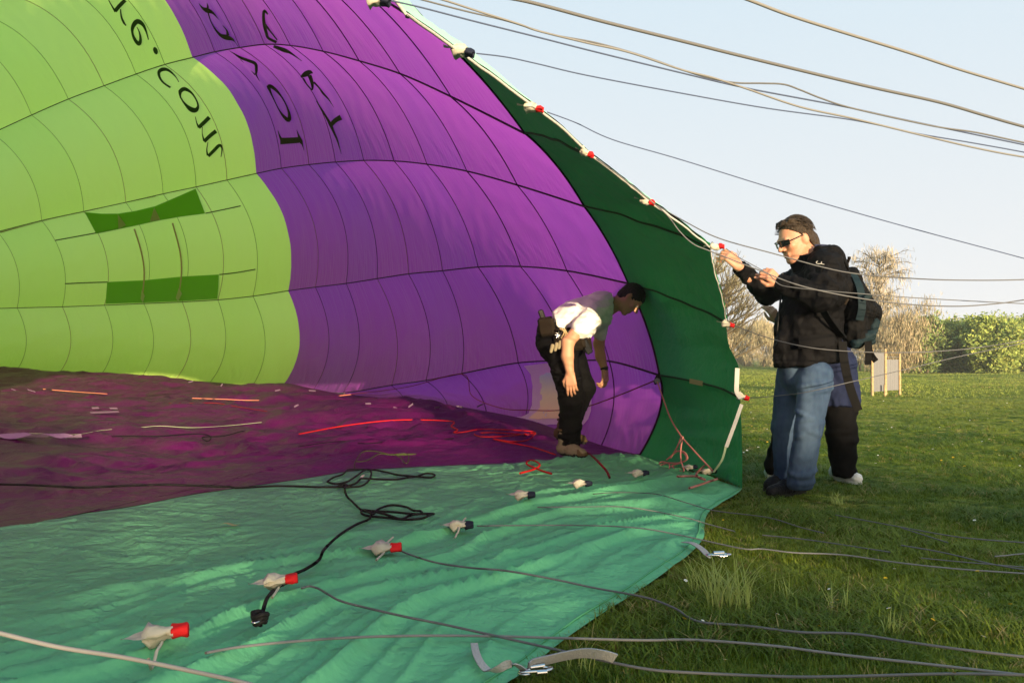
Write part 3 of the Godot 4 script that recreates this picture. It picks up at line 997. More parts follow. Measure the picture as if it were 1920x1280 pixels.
# ---------------------------------------------------------------- bodies: a distance field of tapered limbs, meshed with surface nets
# [0, a, b, ra, rb, k, (flat axis, factor)]   limb     [1, c, basis, radii, k]   ellipsoid     [2, c, r, k]   hollow
func field_mesh(prims: Array, cell: float, cuts := [], fold := 0.0, fold_scale := Vector3.ONE * 60.0, colour = null, sd := 0) -> ArrayMesh:
	var lo := Vector3.ONE * 1e9
	var hi := -lo
	for p in prims:
		if p[0] == 0:
			lo = lo.min((p[1] as Vector3) - Vector3.ONE * p[3]).min((p[2] as Vector3) - Vector3.ONE * p[4])
			hi = hi.max((p[1] as Vector3) + Vector3.ONE * p[3]).max((p[2] as Vector3) + Vector3.ONE * p[4])
		elif p[0] == 1:
			var m: float = maxf(maxf(p[3].x, p[3].y), p[3].z)
			lo = lo.min((p[1] as Vector3) - Vector3.ONE * m)
			hi = hi.max((p[1] as Vector3) + Vector3.ONE * m)
	lo -= Vector3.ONE * cell * 3.0
	hi += Vector3.ONE * cell * 3.0
	var nx := int((hi.x - lo.x) / cell) + 2
	var ny := int((hi.y - lo.y) / cell) + 2
	var nz := int((hi.z - lo.z) / cell) + 2
	var f := PackedFloat32Array()
	f.resize(nx * ny * nz)
	f.fill(1.0)
	var sxy := nx * ny
	for p in prims:
		var ty: int = p[0]
		var a: Vector3 = p[1]
		var b := a
		var ra := 0.0
		var rb := 0.0
		var k := 0.01
		var bas := Basis()
		var rad := Vector3.ONE
		var flat := Vector3.ZERO
		var fq := 0.0
		var l := a
		var h := a
		if ty == 0:
			b = p[2]
			ra = p[3]
			rb = p[4]
			k = p[5]
			if p.size() > 6:
				flat = p[6]
				fq = p[7] - 1.0
			l = (a - Vector3.ONE * ra).min(b - Vector3.ONE * rb)
			h = (a + Vector3.ONE * ra).max(b + Vector3.ONE * rb)
		elif ty == 1:
			bas = (p[2] as Basis).transposed()
			rad = p[3]
			k = p[4]
			var m := maxf(maxf(rad.x, rad.y), rad.z)
			l = a - Vector3.ONE * m
			h = a + Vector3.ONE * m
		else:
			ra = p[2]
			k = p[3]
			l = a - Vector3.ONE * ra
			h = a + Vector3.ONE * ra
		var mg := k + cell * 2.0
		var x0 := maxi(int((l.x - mg - lo.x) / cell), 0)
		var x1 := mini(int((h.x + mg - lo.x) / cell) + 1, nx - 1)
		var y0 := maxi(int((l.y - mg - lo.y) / cell), 0)
		var y1 := mini(int((h.y + mg - lo.y) / cell) + 1, ny - 1)
		var z0 := maxi(int((l.z - mg - lo.z) / cell), 0)
		var z1 := mini(int((h.z + mg - lo.z) / cell) + 1, nz - 1)
		var ab := b - a
		var il := 1.0 / maxf(ab.length_squared(), 1e-9)
		var ik := 1.0 / k
		for z in range(z0, z1 + 1):
			for y in range(y0, y1 + 1):
				var at := z * sxy + y * nx + x0
				var q := Vector3(lo.x + x0 * cell, lo.y + y * cell, lo.z + z * cell)
				for x in range(x0, x1 + 1):
					var d: float
					if ty == 1:
						var v1 := (bas * (q - a)) / rad
						var k0 := v1.length()
						d = k0 * (k0 - 1.0) / maxf((v1 / rad).length(), 1e-6)
					elif ty == 0:
						var w := q - a
						if fq != 0.0: w += flat * (flat.dot(w) * fq)
						var t := clampf(w.dot(ab) * il, 0.0, 1.0)
						d = (w - ab * t).length() - ra - (rb - ra) * t
					else:
						d = ra - (q - a).length()
						var o := f[at]
						var hh := maxf(k - absf(d - o), 0.0) * ik
						f[at] = maxf(d, o) + hh * hh * k * 0.25
						at += 1
						q.x += cell
						continue
					var o2 := f[at]
					var h2 := maxf(k - absf(d - o2), 0.0) * ik
					f[at] = minf(d, o2) - h2 * h2 * k * 0.25
					at += 1
					q.x += cell
	for c in cuts:
		var cp: Vector3 = c[0]
		var cn: Vector3 = (c[1] as Vector3).normalized()
		for z in nz:
			for y in ny:
				var at := z * sxy + y * nx
				var d := (lo + Vector3(0, y, z) * cell - cp).dot(cn)
				var st := cn.x * cell
				for x in nx:
					if d > f[at]: f[at] = d
					d += st
					at += 1
	var mb := MB.new()
	var ids := PackedInt32Array()
	ids.resize(f.size())
	ids.fill(-1)
	var offs := [0, 1, nx, nx + 1, sxy, sxy + 1, sxy + nx, sxy + nx + 1]
	var corner := [Vector3(0, 0, 0), Vector3(1, 0, 0), Vector3(0, 1, 0), Vector3(1, 1, 0), Vector3(0, 0, 1), Vector3(1, 0, 1), Vector3(0, 1, 1), Vector3(1, 1, 1)]
	var edges := [[0, 1], [2, 3], [4, 5], [6, 7], [0, 2], [1, 3], [4, 6], [5, 7], [0, 4], [1, 5], [2, 6], [3, 7]]
	var lim := cell * 2.2
	for z in nz - 1:
		for y in ny - 1:
			var at := z * sxy + y * nx - 1
			for x in nx - 1:
				at += 1
				var f0 := f[at]
				if f0 > lim or f0 < -lim: continue
				var neg := 0
				for o in offs:
					if f[at + o] < 0.0: neg += 1
				if neg == 0 or neg == 8: continue
				var s := Vector3.ZERO
				var n := 0
				for e in edges:
					var va := f[at + offs[e[0]]]
					var vb := f[at + offs[e[1]]]
					if (va < 0.0) != (vb < 0.0):
						s += (corner[e[0]] as Vector3).lerp(corner[e[1]], va / (va - vb))
						n += 1
				ids[at] = mb.v.size()
				mb.v.push_back(lo + (Vector3(x, y, z) + s / n) * cell)
	for z in range(1, nz - 1):
		for y in range(1, ny - 1):
			var at := z * sxy + y * nx
			for x in range(1, nx - 1):
				at += 1
				if ids[at] < 0 and f[at] > lim: continue
				var fa := f[at] < 0.0
				for ax in 3:
					var st: int = [1, nx, sxy][ax]
					var fb := f[at + st] < 0.0
					if fa == fb: continue
					var s1: int = [nx, sxy, 1][ax]
					var s2: int = [sxy, 1, nx][ax]
					var q0 := ids[at - s1 - s2]
					var q1 := ids[at - s2]
					var q2 := ids[at]
					var q3 := ids[at - s1]
					if q0 < 0 or q1 < 0 or q2 < 0 or q3 < 0: continue
					if fa: mb.i.append_array(PackedInt32Array([q0, q2, q1, q0, q3, q2]))
					else: mb.i.append_array(PackedInt32Array([q0, q1, q2, q0, q2, q3]))
	if fold > 0.0:
		var nr := PackedVector3Array()
		nr.resize(mb.v.size())
		for k in range(0, mb.i.size(), 3):
			var a := mb.v[mb.i[k]]
			var g := (mb.v[mb.i[k + 2]] - a).cross(mb.v[mb.i[k + 1]] - a)
			for j in 3: nr[mb.i[k + j]] += g
		for k in mb.v.size():
			var p := mb.v[k] * fold_scale * 14.0 + Vector3(sd * 131.0, 0, 0)
			var r := noise.get_noise_3dv(p)
			var r2 := noise.get_noise_3dv(p * 2.3 + Vector3(500, 0, 0))
			mb.v[k] += nr[k].normalized() * fold * ((0.22 - absf(r)) * 2.2 + r2 * 0.5)
	if colour != null:
		for p in mb.v: mb.c.push_back(colour.call(p))
	return mb.mesh()

# fold ridges on a limb: along the axis a-b from t0 to t1 while the angle round it turns from th0 to th1 (0 faces the viewer)
func ridge(pr: Array, a: Vector3, b: Vector3, ra: float, rb: float, t0: float, t1: float, th0: float, th1: float, r := 0.009) -> void:
	var ax := (b - a).normalized()
	var u := (Vector3(0, 0, 1) - ax * ax.z).normalized()
	var v := ax.cross(u)
	var last := Vector3.ZERO
	for k in 6:
		var f := k / 5.0
		var th := lerpf(th0, th1, f)
		var t := lerpf(t0, t1, f)
		var p := a.lerp(b, t) + (u * cos(th) + v * sin(th)) * (lerpf(ra, rb, t) * 0.99)
		if k > 0: pr.push_back([0, last, p, r * (0.55 + 0.45 * sin(PI * (f - 0.2))), r * (0.55 + 0.45 * sin(PI * f)) * (0.4 if k == 5 else 1.0), 0.016])
		last = p

# a hand: wrist, direction of the fingers, back of the hand, which side the thumb is on, how far the fingers close
func hand(pr: Array, w: Vector3, dir: Vector3, back: Vector3, thumb: float, curl: Array, sc := 1.0, thumb_in := 0.4) -> void:
	dir = dir.normalized()
	back = (back - dir * back.dot(dir)).normalized()
	var ac := dir.cross(back).normalized() * thumb
	var offs := [0.030, 0.010, -0.010, -0.028]
	var lens := [[0.042, 0.026, 0.021], [0.046, 0.029, 0.022], [0.042, 0.027, 0.021], [0.033, 0.021, 0.019]]
	for j in 4:
		var o: float = offs[j] * sc
		var kn := w + dir * ((0.088 - absf(o) * 0.25) * sc) + ac * o
		pr.push_back([0, w + ac * o * 0.65 + dir * 0.008, kn, 0.0155 * sc, 0.0135 * sc, 0.012])
		var d := (dir + ac * o * 3.0).normalized()
		var p := kn
		var c: float = curl[j]
		for s in 3:
			var ax := ac * (1.0 if thumb > 0 else 1.0)
			d = d.rotated(ac.normalized(), c * (0.9 if s == 0 else 1.1) * (1.0 if d.rotated(ac, 0.1).dot(back) < d.dot(back) else -1.0))
			var q: Vector3 = p + d * (lens[j][s] * sc)
			pr.push_back([0, p, q, (0.0102 - s * 0.0008) * sc, (0.0094 - s * 0.0010) * sc, 0.003])
			p = q
	var tb := w + dir * 0.022 * sc + ac * 0.026 * sc - back * 0.006 * sc
	var t1 := tb + (dir * 0.75 + ac * 0.62 - back * 0.35 * thumb_in).normalized() * 0.045 * sc
	var t2 := t1 + (dir * 0.9 + ac * (0.25 - thumb_in * 0.5) - back * 0.6 * thumb_in).normalized() * 0.032 * sc
	var t3 := t2 + (dir * 0.8 - ac * thumb_in * 0.7 - back * 0.8 * thumb_in).normalized() * 0.025 * sc
	pr.push_back([0, tb, t1, 0.016 * sc, 0.0125 * sc, 0.012])
	pr.push_back([0, t1, t2, 0.0120 * sc, 0.0105 * sc, 0.004])
	pr.push_back([0, t2, t3, 0.0108 * sc, 0.0090 * sc, 0.003])

func head_prims(pr: Array, c: Vector3, b: Basis, sc := 1.0) -> void:
	# b.x to the head's left, b.y up, b.z out of the face
	var at := func(x: float, y: float, z: float) -> Vector3: return c + b * (Vector3(x, y, z) * sc)
	pr.push_back([1, at.call(0, 0.028, -0.014), b, Vector3(0.076, 0.090, 0.098) * sc, 0.02])
	pr.push_back([1, at.call(0, -0.030, 0.026), b, Vector3(0.060, 0.082, 0.064) * sc, 0.03])
	for s: float in [-1.0, 1.0]:
		pr.push_back([0, at.call(0.052 * s, -0.045, -0.004), at.call(0.022 * s, -0.100, 0.058), 0.022 * sc, 0.019 * sc, 0.03])
		pr.push_back([1, at.call(0.040 * s, -0.018, 0.062), b, Vector3(0.026, 0.022, 0.022) * sc, 0.025])
		pr.push_back([1, at.call(0.078 * s, -0.006, -0.012), b.rotated(b.y.normalized(), -0.35 * s), Vector3(0.010, 0.033, 0.021) * sc, 0.006])
		pr.push_back([0, at.call(0.012 * s, -0.026, 0.092), at.call(0.015 * s, -0.028, 0.098), 0.009 * sc, 0.009 * sc, 0.008])
	pr.push_back([1, at.call(0, -0.101, 0.066), b, Vector3(0.024, 0.018, 0.018) * sc, 0.02])
	for s: float in [-1.0, 1.0]: pr.push_back([2, at.call(0.033 * s, 0.004, 0.100), 0.021 * sc, 0.016])
	pr.push_back([0, at.call(-0.036, 0.024, 0.078), at.call(0.036, 0.024, 0.078), 0.012 * sc, 0.012 * sc, 0.016])
	pr.push_back([0, at.call(0, 0.014, 0.086), at.call(0, -0.022, 0.113), 0.0085 * sc, 0.0125 * sc, 0.010])
	pr.push_back([0, at.call(-0.020, -0.058, 0.082), at.call(0.020, -0.058, 0.082), 0.008 * sc, 0.008 * sc, 0.008])
	pr.push_back([0, at.call(-0.016, -0.072, 0.081), at.call(0.016, -0.072, 0.081), 0.0085 * sc, 0.0085 * sc, 0.006])

func hair_mesh(c: Vector3, b: Basis, sc: float, top: float, sd: int) -> ArrayMesh:
	var at := func(x: float, y: float, z: float) -> Vector3: return c + b * (Vector3(x, y, z) * sc)
	var pr := [[1, at.call(0, 0.034, -0.018), b, Vector3(0.083, 0.096, 0.104) * sc, 0.02], [1, at.call(0, -0.02, -0.045), b, Vector3(0.072, 0.075, 0.068) * sc, 0.02]]
	if top > 0.0:
		for j in 7:
			var x := -0.05 + j * 0.0166
			pr.push_back([0, at.call(x, 0.100, -0.02), at.call(x * 1.05, 0.116 + 0.006 * sin(j * 2.3), 0.036 + 0.012 * sin(j * 1.7)), 0.018 * sc, 0.010 * sc, 0.014])
	var m := b * Vector3(0, -0.657, 0.754)
	var mesh := field_mesh(pr, 0.0042, [[at.call(0, 0.092 if top > 0.0 else 0.066, 0.062 if top > 0.0 else 0.082), m], [at.call(0, -0.075, -0.05), b * Vector3(0, -1, 0.35)]], 0.0055, Vector3(260, 120, 260), null, sd)
	# close the front half-open look: locks along the hairline
	return mesh

func locks(c: Vector3, b: Basis, sc: float, n: int, len: float, sd: int) -> ArrayMesh:
	var r := RandomNumberGenerator.new()
	r.seed = sd
	var mb := MB.new()
	for j in n:
		var th := r.randf_range(-PI, PI)
		var ph := r.randf_range(0.05, 1.35)
		var dir := Vector3(sin(ph) * sin(th), cos(ph), sin(ph) * cos(th))
		if dir.z > 0.45 and dir.y < 0.72: continue
		if dir.z > -0.1 and dir.y < 0.25: continue
		var p := Vector3(0, 0.034, -0.018) + dir * Vector3(0.081, 0.094, 0.102)
		var fl := (Vector3(0, 0.3, 1.0) if dir.z > 0.2 else Vector3(dir.x * 0.3, -0.75, -0.45))
		fl = (fl - dir * fl.dot(dir)).normalized()
		var q := PackedVector3Array()
		for s in 4:
			var t := s / 3.0
			q.push_back(c + b * ((p + fl * len * t * r.randf_range(0.8, 1.1) + dir * (0.006 + 0.010 * sin(t * 2.6) * (1.5 if dir.z > 0.3 else 0.6)) + Vector3(r.randf_range(-1, 1), 0, r.randf_range(-1, 1)) * 0.003) * sc))
		mb.tube(q, 0.0032, 4, 0.0006)
	return mb.mesh()

func face_basis(fwd: Vector3, up: Vector3) -> Basis:
	var z := fwd.normalized()
	var y := (up - z * up.dot(z)).normalized()
	return Basis(y.cross(z), y, z)

func shoe(nm: String, heel: Vector3, toe: Vector3, m: Material, parent: Node, hi: float, sd: int, sole: Material = null) -> void:
	var d := (toe - heel).normalized()
	var s := d.cross(Vector3.UP).normalized()
	var u := s.cross(d)
	var l := heel.distance_to(toe)
	var pr := [[0, heel + u * 0.045 + d * 0.02, heel + d * l * 0.55 + u * 0.045, 0.043, 0.046, 0.03], [0, heel + d * l * 0.5 + u * 0.035, toe - d * 0.045 + u * 0.032, 0.047, 0.038, 0.03], [0, heel + u * 0.05 + d * 0.045, heel + u * (0.06 + hi) + d * 0.05, 0.046, 0.047, 0.03]]
	var o := put(nm, field_mesh(pr, 0.007, [[heel + u * 0.012, -u]], 0.004, Vector3.ONE * 200.0, null, sd), m, parent)
	var mb := MB.new()
	var q := []
	for j in 21:
		var a := TAU * j / 20.0
		var w := 0.044 + 0.006 * cos(a)
		q.push_back(heel + d * (l * 0.5 + cos(a) * l * 0.49) + s * sin(a) * w)
	var base := mb.v.size()
	for p in q:
		mb.v.push_back(p - u * 0.004)
		mb.v.push_back(p + u * (0.018 if hi < 0.05 else 0.028))
	for j in 20: mb.i.append_array(PackedInt32Array([base + j * 2, base + j * 2 + 1, base + j * 2 + 3, base + j * 2, base + j * 2 + 3, base + j * 2 + 2]))
	put("sole", mb.mesh(), sole if sole else m, o)
	var lb := MB.new()
	for j in 5:
		var c := heel + d * (l * (0.42 + j * 0.075)) + u * (0.098 - j * 0.009 + hi * 0.12 * (1.0 if j == 0 else 0.0))
		lb.tube(smooth(PackedVector3Array([c - s * 0.026 - u * 0.008, c + u * 0.002 + d * 0.008, c + s * 0.026 - u * 0.008]), 3), 0.0036, 4)
	if hi > 0.05:
		var kb := MB.new()
		var q2 := PackedVector3Array()
		for j in 17: q2.push_back(heel + u * (0.095 + hi) + d * (0.05 + cos(TAU * j / 16.0) * 0.047) + s * sin(TAU * j / 16.0) * 0.047)
		kb.tube(q2, 0.010, 6)
		put("padded_collar", kb.mesh(), M.brown_leather, o)
		var tb := MB.new()
		tb.grid(8, 6, func(a, b):
			var th: float = lerpf(-1.25, 1.25, a)
			return toe - d * (0.075 - 0.082 * cos(th) * cos(b * 1.2)) + s * (sin(th) * 0.050 * cos(b * 0.7)) + u * (0.018 + b * 0.045))
		put("toe_cap", tb.mesh(), M.brown_leather, o)
	put("laces", lb.mesh(), M.black_cord if sole else M.white_webbing, o)

# ---------------------------------------------------------------- the man in jacket and jeans who holds the mouth edge
func man_in_jacket() -> void:
	var D := 5.35
	var j := func(x: float, y: float, dd := 0.0) -> Vector3: return P(x, y, D + dd)
	var o := thing("person", "man in black jacket, jeans and sunglasses lifting the mouth edge by a red cap", "person", Vector3.ZERO)
	var hc: Vector3 = j.call(1491, 451)
	var hb := face_basis(Vector3(-0.90, -0.34, 0.26), Vector3(-0.36, 0.93, 0.05))
	# body: head, neck, forearms and hands show
	var hp := []
	head_prims(hp, hc, hb, 1.06)
	hp.push_back([0, hc + hb * Vector3(0, -0.05, -0.03), j.call(1528, 500), 0.058, 0.066, 0.03])
	put("body", field_mesh(hp, 0.0045), M.skin, o)
	var w1: Vector3 = j.call(1462, 530, -0.26)
	var h1 := []
	h1.push_back([0, j.call(1480, 538, -0.27), w1, 0.028, 0.026, 0.01])
	hand(h1, w1, Vector3(-0.75, 0.55, 0.25), Vector3(-0.15, 0.35, 0.9), -1.0, [0.9, 1.0, 1.1, 1.1], 0.98, 0.9)
	put("hand", field_mesh(h1, 0.0036), M.skin, o)
	var w2: Vector3 = j.call(1385, 499, 0.02)
	var h2 := []
	h2.push_back([0, j.call(1402, 520, 0.08), w2, 0.036, 0.028, 0.01])
	hand(h2, w2, Vector3(-0.70, 0.70, 0.10), Vector3(0.30, 0.30, 0.90), 1.0, [0.75, 0.9, 1.0, 1.05], 1.05, 0.8)
	put("hand", field_mesh(h2, 0.0036), M.skin, o)
	# ear hollow, lips
	var hm := hair_mesh(hc, hb, 1.06, 0.024, 3)
	put("hair", hm, M.brown_hair, o)
	put("hair_locks", locks(hc, hb, 1.06, 520, 0.045, 31), M.brown_hair, o)
	var lb := MB.new()
	for y in [-0.0615, -0.0715]:
		var q := PackedVector3Array()
		for s in 7: q.push_back(hc + hb * (Vector3((s - 3) * 0.0075, y - absf(s - 3) * 0.0006, 0.0905 - absf(s - 3) * 0.0022) * 1.06))
		lb.tube(q, 0.0046, 6)
	put("lips", lb.mesh(), M.lip, o)
	# sunglasses
	var gl := MB.new()
	for s: float in [-1.0, 1.0]:
		gl.grid(8, 8, func(a, b):
			var x: float = lerpf(0.010, 0.068, a) * s
			var y: float = 0.006 + (b - 0.5) * (0.040 - 0.016 * a)
			var zz: float = 0.112 - pow(absf(x) / 0.074, 2.2) * 0.036
			return hc + hb * (Vector3(x, y, zz) * 1.06))
	var sg := put("sunglasses", gl.mesh(), M.lens, o)
	var gf := MB.new()
	for s: float in [-1.0, 1.0]:
		gf.tube(smooth(PackedVector3Array([hc + hb * Vector3(0.072 * s, 0.012, 0.086), hc + hb * Vector3(0.083 * s, 0.014, 0.055), hc + hb * Vector3(0.0865 * s, 0.017, 0.0), hc + hb * Vector3(0.084 * s, 0.006, -0.022)]), 4), 0.0042, 5, 0.003)
	gf.tube(PackedVector3Array([hc + hb * Vector3(-0.012, 0.014, 0.119), hc + hb * Vector3(0.0, 0.017, 0.122), hc + hb * Vector3(0.012, 0.014, 0.119)]), 0.003, 5)
	for s: float in [-1.0, 1.0]:
		var q := PackedVector3Array()
		for t in 9: q.push_back(hc + hb * (Vector3(lerpf(0.010, 0.070, t / 8.0) * s, 0.026 - 0.006 * t / 8.0, 0.1135 - pow(lerpf(0.010, 0.070, t / 8.0) / 0.074, 2.2) * 0.036) * 1.06))
		gf.tube(q, 0.003, 5)
	put("frame", gf.mesh(), M.black_plastic, sg)
	# jacket
	var jk := []
	jk.push_back([0, j.call(1507, 672), j.call(1512, 610), 0.172, 0.168, 0.05])
	jk.push_back([0, j.call(1512, 610), j.call(1528, 548), 0.168, 0.165, 0.05])
	jk.push_back([0, j.call(1535, 600), j.call(1535, 665), 0.14, 0.13, 0.05])
	jk.push_back([0, j.call(1508, 545, 0.16), j.call(1540, 545, -0.16), 0.13, 0.13, 0.06])
	jk.push_back([0, j.call(1548, 500, -0.17), j.call(1520, 505, 0.20), 0.098, 0.088, 0.05])
	jk.push_back([0, j.call(1556, 486), j.call(1562, 540), 0.085, 0.12, 0.05])
	jk.push_back([0, j.call(1548, 505, -0.18), j.call(1541, 557, -0.30), 0.092, 0.078, 0.04])
	jk.push_back([0, j.call(1541, 557, -0.30), j.call(1467, 532, -0.26), 0.074, 0.055, 0.03])
	jk.push_back([0, j.call(1512, 522, 0.20), j.call(1438, 550, 0.22), 0.090, 0.066, 0.04])
	jk.push_back([0, j.call(1438, 550, 0.22), j.call(1395, 509, 0.05), 0.064, 0.046, 0.03])
	jk.push_back([0, j.call(1470, 640, -0.08), j.call(1462, 668, -0.06), 0.05, 0.045, 0.04])
	var sh: Vector3 = j.call(1548, 505, -0.18)
	var el: Vector3 = j.call(1541, 557, -0.30)
	var wr: Vector3 = j.call(1467, 532, -0.26)
	for q in [[0.2, 0.5, -1.5, 0.6], [0.5, 0.8, 1.4, -0.4], [0.85, 0.7, -1.4, 1.0]]: ridge(jk, sh, el, 0.092, 0.078, q[0], q[1], q[2], q[3], 0.016)
	for q in [[0.05, 0.2, -1.6, 0.8], [0.3, 0.15, 1.7, -0.2], [0.45, 0.6, -1.5, 0.7], [0.8, 0.7, 1.6, -0.6]]: ridge(jk, el, wr, 0.074, 0.055, q[0], q[1], q[2], q[3], 0.013)
	for q in [[0.1, 0.3, -1.2, 0.9], [0.55, 0.35, 1.5, -0.3], [0.75, 0.9, -1.0, 1.0]]: ridge(jk, j.call(1512, 522, 0.20), j.call(1438, 550, 0.22), 0.09, 0.066, q[0], q[1], q[2], q[3], 0.014)
	for q in [[0.05, 0.45, -0.9, 0.5], [0.3, 0.75, 1.2, 0.2], [0.6, 0.9, -0.5, -1.2], [0.75, 0.5, 0.9, 0.1], [0.92, 0.85, -1.3, 0.2]]: ridge(jk, j.call(1530, 548), j.call(1507, 672), 0.165, 0.172, q[0], q[1], q[2], q[3], 0.016)
	var jm := field_mesh(jk, 0.0095, [[j.call(1505, 684), Vector3(0.09, -1, 0)]], 0.015, Vector3(48, 34, 48), null, 1)
	var jo := put("jacket", jm, M.jacket_cloth, o)
	# stand-up collar, hood roll, cuffs, zip, pocket flap, emblem
	var cl := MB.new()
	cl.grid(28, 6, func(a, b):
		var th: float = TAU * a
		var cc: Vector3 = j.call(1519, 503).lerp(j.call(1506, 476), b)
		var rr: float = 0.094 - 0.012 * b + 0.006 * sin(th * 5.0)
		return cc + Vector3(cos(th) * rr * 1.1, 0.035 * cos(th) * 0.9 + 0.012 * sin(th * 3.0) * b, sin(th) * rr))
	put("collar", cl.mesh(), M.jacket_cloth, jo)
	var hd := []
	for s in 7:
		var th := -1.5 + s * 0.5
		hd.push_back([0, j.call(1540, 478) + Vector3(cos(th) * 0.085 - 0.01, 0.01 * sin(s * 2.0), sin(th) * 0.11), j.call(1540, 478) + Vector3(cos(th + 0.5) * 0.085 - 0.01, 0.01, sin(th + 0.5) * 0.11), 0.036, 0.036, 0.02])
	put("hood", field_mesh(hd, 0.009, [], 0.010, Vector3.ONE * 110.0, null, 7), M.jacket_cloth, jo)
	var ic := MB.new()
	ic.grid(20, 4, func(a, b):
		var th: float = -1.9 + 3.8 * a
		return j.call(1528, 478) + Vector3(cos(th) * (0.072 + 0.01 * b), -0.02 + 0.075 * b, sin(th) * (0.075 + 0.006 * b)))
	put("inner_collar", ic.mesh(), M.collar_cloth, jo)
	for c in [[w1, j.call(1500, 545, -0.28), 0.052], [w2, j.call(1406, 521, 0.09), 0.047]]:
		var dd: Vector3 = ((c[1] as Vector3) - (c[0] as Vector3)).normalized()
		var cb := MB.new()
		cb.tube(PackedVector3Array([c[0] + dd * 0.012, c[0] + dd * 0.020, c[0] + dd * 0.055]), c[2], 16)
		put("cuff", cb.mesh(), M.jacket_cloth, jo)
	var zp := MB.new()
	zp.tube(smooth(PackedVector3Array([j.call(1468, 512, -0.02), j.call(1464, 560, -0.03), j.call(1458, 620, -0.04), j.call(1456, 684, -0.02)]), 5), 0.006, 5)
	put("zip", zp.mesh(), M.black_plastic, jo)
	var fl := MB.new()
	fl.grid(10, 4, func(a, b):
		var ang: float = lerpf(-0.55, 0.35, a)
		return j.call(1514, 632 + 22 * b - 6 * a) + Vector3(sin(ang) * 0.232, 0, cos(ang) * 0.232 + b * 0.006))
	put("pocket_flap", fl.mesh(), M.jacket_cloth, jo)
	var lg := MB.new()
	var lp: Vector3 = j.call(1536, 492, -0.40)
	var lq := PackedVector3Array()
	for s in 9: lq.push_back(lp + Vector3(cos(s * 0.62 + 2.0) * 0.016, sin(s * 0.62 + 2.0) * 0.008, 0.0))
	lg.tube(lq, 0.0022, 4)
	lg.tube(PackedVector3Array([lp + Vector3(0.010, -0.007, 0), lp + Vector3(0.03, -0.011, 0.0)]), 0.002, 4)
	put("emblem", lg.mesh(), M.white_webbing, jo)
	# jeans with worn thighs
	var js := []
	js.push_back([0, j.call(1506, 668, 0.03), j.call(1508, 700, 0.03), 0.155, 0.145, 0.04])
	js.push_back([0, j.call(1529, 706, -0.12), j.call(1517, 800, -0.15), 0.102, 0.076, 0.02])
	js.push_back([0, j.call(1517, 800, -0.15), j.call(1500, 903, -0.08), 0.076, 0.078, 0.03])
	js.push_back([0, j.call(1484, 706, 0.17), j.call(1468, 800, 0.20), 0.094, 0.066, 0.02])
	js.push_back([0, j.call(1468, 800, 0.20), j.call(1471, 895, 0.24), 0.064, 0.062, 0.03])
	var hipn: Vector3 = j.call(1529, 706, -0.12)
	var kne: Vector3 = j.call(1517, 800, -0.15)
	var ank: Vector3 = j.call(1500, 903, -0.08)
	for q in [[0.05, 0.22, -1.4, 0.9], [0.14, 0.34, -1.5, 0.3], [0.30, 0.16, 1.6, 0.2], [0.72, 0.86, 1.7, 0.1], [0.86, 0.98, -1.3, 0.4], [0.95, 0.84, 1.6, -0.1]]:
		ridge(js, hipn, kne, 0.102, 0.076, q[0], q[1], q[2], q[3])
	for q in [[0.10, 0.0, -1.2, 0.6], [0.22, 0.06, 1.6, 0.3], [0.70, 0.80, -1.4, 0.6], [0.86, 0.80, 1.5, -0.5], [0.92, 0.98, -1.3, 0.8]]:
		ridge(js, kne, ank, 0.076, 0.078, q[0], q[1], q[2], q[3])
	var kn: Vector3 = j.call(1510, 800, -0.2)
	var dn := func(p: Vector3) -> Color:
		var w := noise.get_noise_3dv(p * Vector3(700, 300, 700)) * 0.5 + noise.get_noise_3dv(p * Vector3(4000, 1200, 4000)) * 0.4
		var e := exp(-pow((p.x - kn.x + (p.y - kn.y) * 0.03) / 0.055, 2.0)) * smoothstep(0.08, 0.5, p.y) * smoothstep(1.0, 0.75, p.y)
		var whisk := maxf(0.0, sin(p.y * 120.0 + p.x * 40.0)) * smoothstep(0.62, 0.85, p.y) * 0.25
		var t := clampf(0.28 + w * 0.45 + e * 0.62 + whisk * 0.5, 0.0, 1.0)
		return Color(0.013, 0.027, 0.065).lerp(Color(0.075, 0.118, 0.185), t)
	var jn := put("jeans", field_mesh(js, 0.0095, [[j.call(1497, 913), Vector3(0.10, -1, 0)]], 0.0065, Vector3(16, 40, 16), dn, 2), M.denim, o)
	var sm := MB.new()
	sm.tube(smooth(PackedVector3Array([j.call(1538, 694, -0.18), j.call(1533, 720, -0.205), j.call(1521, 790, -0.21), j.call(1512, 850, -0.165), j.call(1508, 905, -0.16)]), 6), 0.003, 4)
	put("seam", sm.mesh(), M.collar_cloth, jn)
	shoe("shoe", G(1512, 921), G(1440, 933), M.black_leather, o, 0.03, 1, M.black_plastic)
	shoe("shoe", j.call(1481, 908, 0.25) * Vector3(1, 0, 1), j.call(1431, 908, 0.22) * Vector3(1, 0, 1), M.black_leather, o, 0.03, 2, M.black_plastic)

